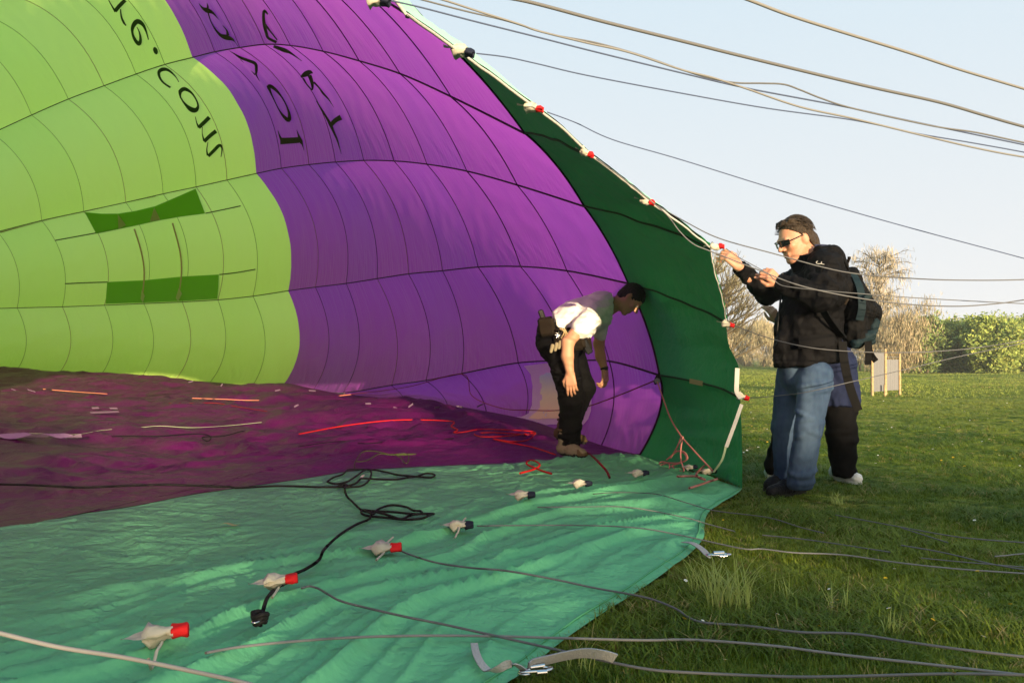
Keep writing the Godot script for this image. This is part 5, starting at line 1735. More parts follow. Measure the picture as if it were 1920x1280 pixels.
	pb.box(Transform3D(Basis(Vector3(0, 0, 1), -0.35), Vector3.ZERO), Vector3(0.035, 0.085, 0.03), 0.35)
	put("block", pb.mesh(), M.black_plastic, pl)
	var wh := CylinderMesh.new()
	wh.top_radius = 0.022
	wh.bottom_radius = 0.022
	wh.height = 0.05
	var who := put("wheel", wh, M.zinc, pl)
	who.rotation = Vector3(PI / 2, 0, 0)
	who.position = Vector3(0, -0.012, 0)
	rope([[1233,716,6.85], [1243,745,6.7], [1258,785,6.5], [1278,818,6.2], [1300,843,5.95], [1325,870,5.8], [1336,882,5.7]], 0.0068, "pink_cord", "pink_cord", "pink cord stretched from the pulley down to the cloth corner", "cord")
	rope([[1278,817,6.2], [1270,838,6.2], [1258,858,6.3], [1268,846,6.3], [1283,850,6.2], [1287,862,6.1], [1270,868,6.2], [1250,868,6.35], [1236,873,6.4], [1240,866,6.45], [1253,868,6.35], [1256,876,6.25], [1250,886,6.2], [1228,888,6.25], [1215,884,6.3], [1190,879,6.4]], 0.0068, "pink_cord", "pink_cord", "pink cord tangled in loops against the green skirt", "cord")
	rope([[1281,818,6.15], [1277,840,6.15], [1277,862,6.1], [1282,884,6.0], [1260,874,6.25], [1275,868,6.15], [1289,860,6.05], [1284,848,6.1], [1270,846,6.2], [1250,862,6.35]], 0.0062, "pink_cord", "pink_cord", "second pink loop hanging from the knot of the pink tangle", "cord")
	ground_line([[1270,893], [1305,893], [1322,899], [1312,896], [1306,890], [1310,883], [1322,872]], 0.007, "pink_cord", "pink_cord", "pink cord end curling by the cloth corner", "cord", "", 0.04)
	ground_line([[1293,915], [1315,908], [1335,901], [1345,898]], 0.007, "pink_cord", "pink_cord", "short straight pink cord lying on the green cloth corner", "cord", "", 0.03)
	# scraps
	var sc := MB.new()
	var sg := G(430, 981, 0.05)
	sg.y = sheet_y(sg) + 0.01
	sc.grid(6, 2, func(a, b): return sg + Vector3((a - 0.5) * 0.085, 0.006 * sin(a * 6.0), (b - 0.5) * 0.03 - a * 0.01))
	tag(put("scrap", sc.mesh(), M.tan_gauze), "small tan scrap of tape lying on the green cloth", "scrap")
	var st := MB.new()
	var s0 := floor_hit(40, 828)
	st.grid(24, 6, func(a, b): 
		var w: float = sin(PI * minf(a * 1.15 + 0.2, 1.0)) * 0.20 + 0.03
		return s0 + Vector3((a - 0.5) * 1.0, 0.05 + 0.02 * sin(a * 17.0 + b * 3.0), (b - 0.5) * w))
	tag(put("white_cloth_strip", st.mesh(), M.lilac_strip), "pale lilac strip of cloth showing on the purple floor at the frame side", "cloth")
	var wr := RandomNumberGenerator.new()
	wr.seed = 77
	var tg := 0
	for p in [[24,736], [58,737], [178,775], [212,775], [195,785], [357,723], [415,731], [520,740], [585,739], [555,772], [690,766], [745,773], [770,773], [820,774], [862,770], [900,772]]:
		var c := floor_hit(p[0], p[1])
		var l := 0.075 * wr.randf_range(0.6, 1.5) if p[0] != 195 else 0.4
		var mb := MB.new()
		var an := wr.randf_range(-0.9, 0.9)
		mb.grid(3, 1, func(a, b): return c + Vector3((a - 0.5) * l * cos(an), 0.05 + a * 0.06 * sin(an) + 0.02 * b, (a - 0.5) * l * sin(an) + (b - 0.5) * 0.03))
		tag(put("fabric_tab", mb.mesh(), M.lilac_strip), "small white tab of tape showing on the purple floor along the wall foot", "tab", "white tabs on the purple floor")
		tg += 1
	# white straps with carabiners at the hem
	hem_strap()

func floor_hit(x: float, y: float) -> Vector3:
	# where the sight line through a pixel meets the purple floor
	if FLOOR_TAB.is_empty():
		for a in 110:
			for b in 44:
				var t := a / 109.0
				var p := floor_point(t * t * 0.5 + t * 0.5, (b + 1) / 45.0)
				FLOOR_TAB.push_back([pix(p), p])
	var w := Vector3.ZERO
	var n := 0.0
	for q in FLOOR_TAB:
		var d := ((q[0] as Vector2) - Vector2(x, y)) / Vector2(14.0, 4.0)
		var e := exp(-d.length_squared())
		if e < 1e-5: continue
		w += (q[1] as Vector3) * e
		n += e
	if n < 1e-4: return G(x, y, 0.1)
	var c := w / n
	return EYE + ray(x, y) * ((c - EYE).dot(FW))

var FLOOR_TAB := []
func floor_line(pts: Array, r: float, m: String, nm: String, label: String, group: String) -> void:
	var q := PackedVector3Array()
	for p in pts:
		var h := floor_hit(p[0], p[1])
		q.push_back(EYE + (h - EYE) * 0.985 + Vector3(0, r, 0))
	q = smooth(q, 5)
	var mb := MB.new()
	mb.tube(q, r, 6)
	tag(put(nm, mb.mesh(), M[m]), label, "cord", group)

func carabiner(at: Vector3, dir: Vector3, l: float, parent: Node) -> void:
	var d := Vector3(dir.x, 0, dir.z).normalized()
	var s := d.cross(Vector3.UP)
	var q := PackedVector3Array()
	for k in 25:
		var a := TAU * k / 24.0
		var w := 0.27 + 0.07 * cos(a)
		q.push_back(at + d * (cos(a) * l * 0.5) + s * (sin(a) * l * w * 0.8) + Vector3(0, 0.003 * sin(a), 0))
	var mb := MB.new()
	mb.tube(q, l * 0.055, 8)
	mb.tube(PackedVector3Array([at - d * l * 0.05 + s * l * 0.22, at + d * l * 0.25 + s * l * 0.25]), l * 0.085, 10)
	var o := put("carabiner", mb.mesh(), M.steel, parent)
	var sl := MB.new()
	sl.tube(PackedVector3Array([at - d * l * 0.12 - s * l * 0.23, at + d * l * 0.34 - s * l * 0.25]), l * 0.10, 10)
	put("screw_gate", sl.mesh(), M.steel, o)

func hem_strap() -> void:
	var o := thing("webbing_strap", "folded white webbing strap with a steel carabiner at the cloth hem in the grass", "strap")
	var g := func(x: float, y: float, h: float) -> Vector3: return G(x, y, h)
	put("strap", strap_mesh(PackedVector3Array([g.call(889, 1206, 0.055), g.call(893, 1225, 0.055), g.call(903, 1245, 0.05), g.call(918, 1258, 0.045), g.call(935, 1254, 0.06), g.call(952, 1245, 0.075), g.call(968, 1246, 0.075), g.call(983, 1256, 0.05)]), Vector3(1, 0, 0.35), 0.020), M.white_webbing, o)
	put("strap", strap_mesh(PackedVector3Array([g.call(990, 1251, 0.055), g.call(1000, 1243, 0.06), g.call(1030, 1236, 0.06), g.call(1060, 1229, 0.062), g.call(1095, 1224, 0.068), g.call(1130, 1227, 0.07), g.call(1154, 1234, 0.06)]), Vector3(0.1, 1, 0.55), 0.032, 0.004), M.white_webbing, o)
	carabiner(G(1005, 1256, 0.05), G(1040, 1254, 0.0) - G(990, 1260, 0.0), 0.085, o)
	var rq := PackedVector3Array()
	var rc := G(984, 1262, 0.045)
	for s in 17: rq.push_back(rc + Vector3(cos(TAU * s / 16.0) * 0.016, 0.004 * sin(TAU * s / 16.0), sin(TAU * s / 16.0) * 0.020))
	var rb := MB.new()
	rb.tube(rq, 0.003, 6)
	put("ring", rb.mesh(), M.steel, o)
	var p := thing("webbing_strap", "small white strap with a carabiner at the cloth's corner near the grass tuft", "strap")
	put("strap", strap_mesh(PackedVector3Array([g.call(1282, 1016, 0.04), g.call(1298, 1018, 0.05), g.call(1315, 1028, 0.05), g.call(1327, 1040, 0.045), g.call(1334, 1044, 0.04)]), Vector3(1, 0, -0.6), 0.028), M.white_webbing, p)
	carabiner(G(1347, 1040, 0.045), Vector3(1, 0, -0.15), 0.10, p)

# ---------------------------------------------------------------- ground, grass, flowers
func terrain_y(x: float, z: float) -> float:
	var d := Vector2(x, z).length()
	var far := smoothstep(12.0, 60.0, d)
	return noise.get_noise_2d(x * 6.0, z * 6.0 + 300.0) * 0.28 * far + 0.25 * far * smoothstep(12.0, -10.0, x - 10.0) - 0.30 * far * smoothstep(10.0, 30.0, x) + noise.get_noise_2d(x * 60.0, z * 60.0) * 0.012 * smoothstep(4.0, 10.0, d)

func build_ground() -> void:
	var mb := MB.new()
	mb.grid(96, 120, func(a, b):
		var r: float = 0.4 + pow(b, 2.6) * 420.0
		var th: float = TAU * a
		var x := cos(th) * r
		var z := sin(th) * r
		return Vector3(x, terrain_y(x, z) - 0.004, z))
	mb.t.clear()
	var cap := MB.new()
	cap.grid(1, 1, func(a, b): return Vector3(a - 0.5, -0.008, b - 0.5) * Vector3(1.2, 1, 1.2))
	var base := mb.v.size()
	mb.v.append_array(cap.v)
	for k in cap.i: mb.i.push_back(base + k)
	put("ground", mb.mesh(), M.meadow).set_meta("kind", "structure")

func blade(mb: MB, base: Vector3, dir: Vector3, h: float, w: float, bend: float) -> void:
	var s := Vector3(-dir.z, 0, dir.x) * w * 0.5
	var q := mb.v.size()
	for k in 3:
		var t := k / 3.0
		var p := base + Vector3.UP * h * (t - 0.25 * bend * t * t) + dir * (bend * h * t * t)
		mb.v.push_back(p + s * (1.0 - t * 0.6))
		mb.v.push_back(p - s * (1.0 - t * 0.6))
	mb.v.push_back(base + Vector3.UP * h * (1.0 - 0.25 * bend) + dir * bend * h)
	mb.i.append_array(PackedInt32Array([q, q + 1, q + 3, q, q + 3, q + 2, q + 2, q + 3, q + 5, q + 2, q + 5, q + 4, q + 4, q + 5, q + 6]))

func clump(n: int, rad: float, h: float, w: float, sd: int) -> ArrayMesh:
	var r := RandomNumberGenerator.new()
	r.seed = sd
	var mb := MB.new()
	for k in n:
		var a := r.randf() * TAU
		var d := r.randf() * TAU
		var hh := h * r.randf_range(0.45, 1.0)
		blade(mb, Vector3(cos(a), 0, sin(a)) * rad * sqrt(r.randf()), Vector3(cos(d), 0, sin(d)), hh, w * r.randf_range(0.7, 1.2), r.randf_range(0.15, 1.1))
	for k in n * 7:
		var s := 0.82 + 0.36 * fmod((k / 7) * 0.618, 1.0)
		mb.c.push_back(Color(s, s, s * 0.95))
	return mb.mesh()

func grass_field(nm: String, label: String, mesh: Mesh, spots: Array, cols: PackedColorArray) -> void:
	var mm := MultiMesh.new()
	mm.transform_format = MultiMesh.TRANSFORM_3D
	mm.use_colors = true
	mm.mesh = mesh
	mm.instance_count = spots.size()
	for k in spots.size():
		mm.set_instance_transform(k, spots[k])
		mm.set_instance_color(k, cols[k])
	var o := MultiMeshInstance3D.new()
	o.multimesh = mm
	o.material_override = M.grass_blade
	o.name = numbered(nm)
	add_child(o)
	o.set_meta("kind", "stuff")
	tag(o, label, "grass")

func grass_tone(x: float, z: float, r: RandomNumberGenerator) -> Color:
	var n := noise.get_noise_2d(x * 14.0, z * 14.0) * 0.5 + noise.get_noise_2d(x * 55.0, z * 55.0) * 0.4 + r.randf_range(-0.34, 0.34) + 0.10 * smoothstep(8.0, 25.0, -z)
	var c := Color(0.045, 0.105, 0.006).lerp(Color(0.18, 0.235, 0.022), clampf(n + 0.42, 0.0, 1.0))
	c = c.lerp(Color(c.r * 1.5 + 0.06, c.g * 1.35 + 0.05, c.b * 2.0 + 0.03), smoothstep(7.0, 18.0, -z))  # farther grass drier and paler, with distance haze put into its colour
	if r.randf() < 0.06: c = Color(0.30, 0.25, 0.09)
	return c

func build_grass() -> void:
	for p in FRONT: SHEET_POLY.push_back(Vector2(p.x, p.z))
	var back := []
	for u in [1, 4, 8, 12, 16, 20, 23]: back.push_back(RW[10][u])
	for u in [23, 20, 16, 12, 8, 4, 2, 1]: back.push_back(catmull(RW[1], u) if u > 8 else catmull(RW[0], u))
	for p in back: SHEET_POLY.push_back(Vector2(p.x, p.z))
	var r := RandomNumberGenerator.new()
	r.seed = 12
	var meshes := [clump(9, 0.028, 0.050, 0.0034, 1), clump(8, 0.030, 0.075, 0.0036, 2), clump(10, 0.035, 0.036, 0.005, 3)]
	var far_mesh := clump(12, 0.16, 0.075, 0.011, 4)
	var spots := [[], [], [], []]
	var cols := [PackedColorArray(), PackedColorArray(), PackedColorArray(), PackedColorArray()]
	# near: by distance rings inside the view
	for d_ in 3:
		var z0: float = [1.2, 4.5, 9.0][d_]
		var z1: float = [4.5, 9.0, 17.0][d_]
		var step: float = [0.025, 0.038, 0.075][d_]
		var z := z0
		while z < z1:
			var xl := -0.35 * z if z < 3.0 else 0.10 * z
			var xr := z * 0.74 + 1.1
			var x := xl
			while x < xr:
				var px := x + r.randf_range(-0.6, 0.6) * step
				var pz := -z + r.randf_range(-0.6, 0.6) * step
				x += step
				if Geometry2D.is_point_in_polygon(Vector2(px, pz), SHEET_POLY): continue
				var tall := noise.get_noise_2d(px * 90.0, pz * 90.0 + 40.0)
				var k := 1 if tall > 0.12 else (2 if tall < -0.22 else 0)
				if r.randf() < 0.15: k = r.randi() % 3
				var s: float = r.randf_range(0.75, 1.3) * (1.0 + maxf(tall, -0.3) * 0.6) * [1.0, 1.05, 1.35][d_]
				spots[k].push_back(Transform3D(Basis(Vector3.UP, r.randf() * TAU).scaled(Vector3(s * 1.05, s * (0.72 if d_ == 0 else 0.55 if d_ == 1 else 0.42), s * 1.05)), Vector3(px, terrain_y(px, pz) - 0.006, pz)))
				cols[k].push_back(grass_tone(px, pz, r))
			z += step
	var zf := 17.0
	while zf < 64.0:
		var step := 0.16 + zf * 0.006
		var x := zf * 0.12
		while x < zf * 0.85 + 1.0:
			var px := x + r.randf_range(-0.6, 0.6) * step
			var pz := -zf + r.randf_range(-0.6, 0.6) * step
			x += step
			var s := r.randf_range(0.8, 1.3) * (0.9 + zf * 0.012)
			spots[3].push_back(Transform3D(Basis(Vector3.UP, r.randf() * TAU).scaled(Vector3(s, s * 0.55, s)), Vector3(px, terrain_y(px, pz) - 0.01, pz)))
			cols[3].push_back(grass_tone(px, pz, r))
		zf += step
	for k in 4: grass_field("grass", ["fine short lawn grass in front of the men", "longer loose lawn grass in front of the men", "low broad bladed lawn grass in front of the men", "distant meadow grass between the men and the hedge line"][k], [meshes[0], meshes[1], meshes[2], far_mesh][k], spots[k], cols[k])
	# taller tufts one can pick out
	tuft(G(1372, 1143), 0.24, 80, 0.0055, "tall yellowish grass tuft standing by the cloth corner", 1)
	tuft(G(1320, 1110), 0.17, 34, 0.005, "smaller grass tuft leaning against the hem of the green cloth", 2)
	tuft(G(1560, 1150), 0.17, 12, 0.004, "sparse tuft of long thin blades in the shaded lawn", 3)
	tuft(G(1670, 1190), 0.10, 22, 0.004, "bushy low tuft between the two near ground ropes", 4)
	tuft(G(1090, 1262), 0.10, 18, 0.004, "low tuft growing through the folded white strap", 5)
	tuft(G(1568, 945), 0.10, 18, 0.006, "dark tuft of grass just behind the jeans man's shoe", 6)
	tuft(G(1470, 1120), 0.12, 14, 0.004, "loose tuft between the tall tuft and the shaded lawn", 7)
	flowers(r)

func tuft(at: Vector3, h: float, n: int, w: float, label: String, sd: int) -> void:
	var o := put("grass_tuft", clump(n, h * 0.35, h, w, 40 + sd), M.grass_blade_tall)
	o.position = at
	tag(o, label, "grass tuft")

func flowers(r: RandomNumberGenerator) -> void:
	# a daisy: stem, petals, centre
	var dm := MB.new()
	for k in 12:
		var a := TAU * k / 12.0
		var d := Vector3(cos(a), 0.12, sin(a))
		var s := Vector3(-sin(a), 0, cos(a)) * 0.0028
		var q := dm.v.size()
		dm.v.append_array(PackedVector3Array([d * 0.003 + s * 0.5, d * 0.003 - s * 0.5, d * 0.011 + s, d * 0.011 - s]))
		dm.i.append_array(PackedInt32Array([q, q + 1, q + 3, q, q + 3, q + 2]))
	var petals := dm.mesh()
	var cm := SphereMesh.new()
	cm.radius = 0.0035
	cm.height = 0.004
	cm.radial_segments = 8
	cm.rings = 4
	var sm := MB.new()
	sm.tube(PackedVector3Array([Vector3(0.004, -0.05, 0), Vector3(0.001, -0.02, 0.001), Vector3.ZERO]), 0.0008, 4)
	var stem := sm.mesh()
	var dd := MB.new()
	for k in 44:
		var a := k * 2.39996
		var rr := 0.0105 * sqrt((k + 1) / 44.0)
		var d := Vector3(cos(a), 0, sin(a))
		var s := Vector3(-sin(a), 0, cos(a)) * 0.0014
		var q := dd.v.size()
		var hgt := 0.006 - rr * 0.25
		dd.v.append_array(PackedVector3Array([d * rr * 0.4 + s + Vector3(0, hgt - 0.002, 0), d * rr * 0.4 - s + Vector3(0, hgt - 0.002, 0), d * (rr + 0.004) + s + Vector3(0, hgt, 0), d * (rr + 0.004) - s + Vector3(0, hgt, 0)]))
		dd.i.append_array(PackedInt32Array([q, q + 1, q + 3, q, q + 3, q + 2]))
	var dandel := dd.mesh()
	var make := func(nm: String, label: String, group: String, p: Vector3, sc: float, daisy: bool) -> void:
		var o := thing(nm, label, "flower", p, group)
		o.scale = Vector3.ONE * sc
		o.rotation = Vector3(r.randf_range(-0.4, 0.4), r.randf() * TAU, r.randf_range(-0.4, 0.4))
		put("petals", petals if daisy else dandel, M.daisy_white if daisy else M.flower_yellow, o)
		if daisy: put("centre", cm, M.flower_yellow, o)
		put("stem", stem, M.stem_green, o)
	for p in [[1555,1104], [1562,1129], [1561,1138], [1667,1140], [1845,1193], [1360,1236], [1318,1163], [1338,1079], [1286,1088], [1500,1170], [1459,1151], [1490,983], [1678,1066], [1828,975], [1755,1002]]:
		make.call("daisy", "small white daisy in the near shaded lawn", "daisies in the lawn", G(p[0], p[1], r.randf_range(0.035, 0.06)), r.randf_range(0.42, 0.65), true)
	for p in [[1750,1162], [1895,1133], [1834,1071], [1356,975], [1557,972], [1661,1084], [1790,1262], [1571,1125], [1283,1160], [1794,1014], [1553,1095], [1537,1174]]:
		make.call("dandelion", "yellow dandelion in the near lawn", "dandelions in the lawn", G(p[0], p[1], r.randf_range(0.03, 0.05)), r.randf_range(0.4, 0.6), false)
	for k in 110:
		var z := r.randf_range(6.0, 17.0)
		var x := z * r.randf_range(0.28, 0.62)
		var daisy := r.randf() < 0.72
		make.call("daisy" if daisy else "dandelion", "white daisy dotted over the farther lawn" if daisy else "yellow dandelion dotted over the farther lawn", "daisies over the farther lawn" if daisy else "dandelions over the farther lawn", Vector3(x, terrain_y(x, -z) + r.randf_range(0.03, 0.045), -z), r.randf_range(0.6, 0.9), daisy)

# ---------------------------------------------------------------- trees
func branch(mb: MB, p: Vector3, d: Vector3, l: float, r0: float, depth: int, tips: Array, rg: RandomNumberGenerator, droop: float, spread_: float, kids: int) -> void:
	var q := PackedVector3Array([p])
	var dir := d.normalized()
	var cur := p
	for k in 4:
		dir = (dir + Vector3(rg.randf_range(-1, 1), rg.randf_range(-0.6, 0.8), rg.randf_range(-1, 1)) * 0.16 + Vector3.DOWN * droop * (0.06 + 0.16 * k / 4.0)).normalized()
		cur += dir * l * 0.25
		q.push_back(cur)
	mb.tube(q, r0, 5 if depth > 1 else 4, r0 * 0.5)
	if depth <= 1:
		for k in range(1, 5): tips.push_back([q[k], dir])
	if depth <= 0: return
	for k in kids:
		var t := rg.randf_range(0.3, 1.0)
		var at := q[mini(int(t * 4.0), 4)]
		var ax := Vector3(rg.randf_range(-1, 1), rg.randf_range(-0.3, 0.6), rg.randf_range(-1, 1)).normalized()
		branch(mb, at, (dir * (1.0 - spread_) + ax * spread_).normalized(), l * rg.randf_range(0.5, 0.72), r0 * 0.48, depth - 1, tips, rg, droop, spread_, kids)

func leaf_quads(mb: MB, tips: Array, n: int, scatter: float, size: float, tone: Color, rg: RandomNumberGenerator, vary: float, hang := 0.0) -> void:
	for k in n:
		var t: Array = tips[rg.randi() % tips.size()]
		var p: Vector3 = (t[0] as Vector3) + Vector3(rg.randfn(), rg.randfn() * 0.8, rg.randfn()) * scatter
		var a := Vector3(rg.randf_range(-1, 1), rg.randf_range(-1, 1), rg.randf_range(-1, 1)).normalized()
		if hang > 0.0: a = (a * 0.35 + Vector3.DOWN).normalized()
		var b := a.cross(Vector3(rg.randf_range(-1, 1), rg.randf_range(-1, 1), rg.randf_range(-1, 1))).normalized()
		var s := size * rg.randf_range(0.6, 1.35)
		var q := mb.v.size()
		var w := 0.55 if hang == 0.0 else 0.09
		mb.v.append_array(PackedVector3Array([p - a * s * 0.5, p + b * s * w * 0.5, p + a * s * 0.5, p - b * s * w * 0.5]))
		var c := tone * (1.0 + rg.randf_range(-vary, vary))
		var y := rg.randf_range(0.0, 0.35)
		c = Color(c.r * (1.0 + y), c.g * (1.0 + y * 0.4), c.b)
		for j in 4: mb.c.push_back(c)
		mb.i.append_array(PackedInt32Array([q, q + 1, q + 2, q, q + 2, q + 3]))

func tree(nm: String, label: String, at: Vector3, o: Dictionary, sd: int, group := "") -> Node3D:
	var rg := RandomNumberGenerator.new()
	rg.seed = sd
	var t := thing(nm, label, "tree" if nm.contains("tree") else "bush", at, group)
	var h: float = o.h
	var tips := []
	var tr := MB.new()
	var br := MB.new()
	var stems: int = o.get("stems", 1)
	for s in stems:
		var lean: Vector3 = Vector3(rg.randf_range(-1, 1), 0, rg.randf_range(-1, 1)) * o.get("lean", 0.05)
		var top: Vector3 = lean * h + Vector3.UP * h * o.get("trunk", 0.9)
		var q := PackedVector3Array()
		for k in 7:
			var f := k / 6.0
			q.push_back(lean * h * f * f + Vector3.UP * (h * o.get("trunk", 0.9) * f - 0.1) + Vector3(sin(f * 5.0 + s), 0, cos(f * 4.0 + s)) * h * 0.012)
		tr.tube(q, o.get("r", h * 0.02), 8, o.get("r", h * 0.02) * 0.25)
		for k in int(o.limbs / stems):
			var f := rg.randf_range(o.get("from", 0.3), 1.0)
			var a := rg.randf() * TAU
			var p := q[0].lerp(q[6], f) if stems == 1 else q[mini(int(f * 6.0), 6)]
			var ll: float = o.w * rg.randf_range(0.55, 1.0) * (sqrt(maxf(0.05, 1.0 - pow((f - o.get("belly", 0.5)) / 0.75, 2.0))))
			var up: float = o.get("rise", 0.5)
			branch(br, p, Vector3(cos(a), up * rg.randf_range(0.5, 1.3), sin(a)), ll, o.get("r", h * 0.02) * 0.35, o.get("depth", 2), tips, rg, o.get("droop", 0.0), o.get("spread", 0.45), o.get("kids", 3))
	put("trunk", tr.mesh(), M[o.bark], t)
	put("branches", br.mesh(), M[o.get("twig", o.bark)], t)
	for l in o.leaves:
		var lb := MB.new()
		var tone: Color = M[l[0]].get_meta("tone")
		leaf_quads(lb, tips, l[1], l[2], l[3], tone, rg, 0.35, l[4] if l.size() > 4 else 0.0)
		put("crown", lb.mesh(), M[l[0]], t)
	return t

func at_ground(x: float, d: float) -> Vector3:
	# d: true distance ahead
	var p := EYE + ray(x, 670.0) * d
	return Vector3(p.x, terrain_y(p.x, p.z), p.z)

func build_trees() -> void:
	# leafless larch behind the mouth edge
	tree("larch_tree", "bare tan larch with upswept feathery branches behind the balloon's mouth edge", at_ground(1332, 34.0), {"h": 5.2, "w": 2.6, "limbs": 46, "from": 0.08, "belly": 0.2, "rise": 0.55, "depth": 2, "kids": 5, "spread": 0.40, "droop": -0.25, "bark": "bark_brown", "twig": "twig_tan", "r": 0.13, "leaves": [["leaf_olive", 6500, 0.06, 0.13, 1.0]]}, 5)
	# weeping birch
	tree("birch_tree", "tall bare weeping birch with white trunk above the tan willow", at_ground(1650, 66.0), {"h": 9.4, "w": 2.0, "limbs": 60, "from": 0.36, "belly": 0.72, "rise": 0.9, "depth": 2, "kids": 4, "spread": 0.45, "droop": 0.9, "bark": "bark_white", "twig": "twig_tan", "r": 0.15, "trunk": 0.95, "leaves": [["catkin", 3000, 0.30, 0.5, 1.0], ["leaf_tan", 1000, 0.30, 0.3, 1.0]]}, 9)
	tree("willow_tree", "low tan willow with golden hanging twigs under the birch", at_ground(1672, 60.0), {"h": 4.6, "w": 2.6, "limbs": 40, "from": 0.2, "belly": 0.6, "rise": 0.7, "depth": 2, "kids": 4, "droop": 1.0, "bark": "bark_white", "twig": "twig_tan", "r": 0.07, "stems": 3, "lean": 0.22, "leaves": [["leaf_tan", 11000, 0.30, 0.4, 1.0], ["leaf_olive", 3000, 0.3, 0.35, 1.0]]}, 14)
	tree("willow_tree", "paler tan willow half hidden behind the rucksack", at_ground(1612, 63.0), {"h": 3.9, "w": 2.2, "limbs": 26, "from": 0.2, "belly": 0.6, "rise": 0.7, "depth": 2, "kids": 4, "droop": 0.8, "bark": "bark_brown", "twig": "twig_tan", "r": 0.06, "stems": 3, "lean": 0.2, "leaves": [["leaf_tan", 7000, 0.28, 0.4, 1.0]]}, 15)
	# broad green trees of the hedge line
	var green := func(nm: String, label: String, x: float, d: float, h: float, w: float, tone: String, tone2: String, n: int, sd: int) -> void:
		tree(nm, label, at_ground(x, d), {"h": h, "w": w, "limbs": 60, "from": 0.06, "belly": 0.55, "rise": 0.45, "depth": 1, "kids": 5, "spread": 0.5, "bark": "bark_brown", "r": 0.09, "stems": 5, "lean": 0.18, "trunk": 0.8, "leaves": [[tone, n, 0.20, 0.22], [tone2, int(n * 0.5), 0.22, 0.20]]}, sd)
	green.call("leafy_tree", "darker green leafy tree beside the tan willow, behind the fence screens", 1738, 60.0, 4.3, 1.75, "leaf_deep", "leaf_green", 15000, 21)
	green.call("leafy_tree", "yellow green leafy tree in the middle of the hedge line", 1802, 61.0, 4.2, 1.6, "leaf_green", "leaf_yellow", 13000, 22)
	green.call("leafy_tree", "broadest bright green leafy tree reaching down to the lawn", 1868, 57.0, 4.1, 2.0, "leaf_green", "leaf_yellow", 19000, 23)
	green.call("leafy_tree", "green leafy tree rising behind the broadest one at the frame side", 1935, 62.0, 4.6, 2.1, "leaf_green", "leaf_deep", 14000, 24)
	green.call("leafy_tree", "young leafy tree in the gap behind the hedge line", 1770, 78.0, 5.2, 2.2, "leaf_olive", "leaf_green", 8000, 25)
	green.call("leafy_tree", "distant leafy tree peeping over the hedge line", 1900, 80.0, 6.3, 2.4, "leaf_green", "leaf_olive", 8000, 26)
	green.call("dark_bush", "dark low bush behind the fence screens", 1690, 66.0, 2.4, 1.6, "leaf_deep", "leaf_deep", 8000, 27)
	tree("reddish_bush", "reddish bare bush at the frame side under the trees", at_ground(1905, 66.0), {"h": 1.8, "w": 1.3, "limbs": 50, "from": 0.05, "rise": 0.8, "depth": 2, "kids": 4, "bark": "bark_brown", "twig": "leaf_twig_red", "r": 0.02, "stems": 6, "lean": 0.3, "leaves": [["leaf_pink", 3500, 0.15, 0.13]]}, 31)
	tree("reddish_bush", "reddish bare bush in the gap between two leafy trees", at_ground(1788, 68.0), {"h": 1.9, "w": 1.2, "limbs": 50, "from": 0.05, "rise": 0.8, "depth": 2, "kids": 4, "bark": "bark_brown", "twig": "leaf_twig_red", "r": 0.02, "stems": 6, "lean": 0.3, "leaves": [["leaf_pink", 3500, 0.15, 0.13]]}, 32)
	# the hedge line goes on beyond the frame
	green.call("leafy_tree", "green leafy tree outside the frame, next along the hedge line", 2030, 59.0, 4.4, 2.1, "leaf_green", "leaf_yellow", 9000, 28)
	var more: Node3D = get_child(get_child_count() - 1)
	var where := [[2130, 63.0, "second leafy tree of the hedge line beyond the frame"], [2230, 60.0, "third leafy tree of the hedge line beyond the frame"], [2340, 66.0, "fourth leafy tree of the hedge line beyond the frame"], [2460, 62.0, "fifth leafy tree of the hedge line beyond the frame"], [2600, 68.0, "last leafy tree of the hedge line beyond the frame"]]
	for q in where:
		var cp: Node3D = more.duplicate()
		cp.name = numbered("leafy_tree")
		add_child(cp)
		cp.position = at_ground(q[0], q[1])
		cp.rotation.y = q[0] * 0.01
		cp.set_meta("label", q[2])
	# brown thicket seen between the mouth edge and the men
	var k := 0
	for p in [[1352,96,4.6,"bare brown thicket tree just behind the mouth edge"], [1396,104,5.0,"bare brown thicket tree beyond the lowest capped sleeve"], [1432,98,5.4,"olive thicket tree beside the jacketed man's sleeve"], [1300,100,4.4,"bare brown thicket tree hidden by the green skirt"], [1470,105,5.0,"bare thicket tree hidden behind the jacketed man"], [1560,104,4.6,"bare thicket tree hidden behind the rucksack"]]:
		tree("thicket_tree", p[3], at_ground(p[0], p[1]), {"h": p[2], "w": 2.3, "limbs": 34, "from": 0.1, "rise": 0.8, "depth": 2, "kids": 4, "bark": "bark_brown", "twig": "twig_tan", "r": 0.05, "stems": 4, "lean": 0.2, "leaves": [["leaf_tan", 6500, 0.25, 0.45, 1.0], ["leaf_olive", 3000 if k != 2 else 8000, 0.25, 0.4, 1.0]]}, 41 + k, "brown thicket across the meadow")
		k += 1
	# trees behind the camera towards the low sun: their shade lies over the foreground
	var s := Vector3(cos(deg_to_rad(SUN_AZ)), 0, sin(deg_to_rad(SUN_AZ)))
	var lt := Vector3(s.z, 0, -s.x)
	var first: Node3D = null
	k = 0
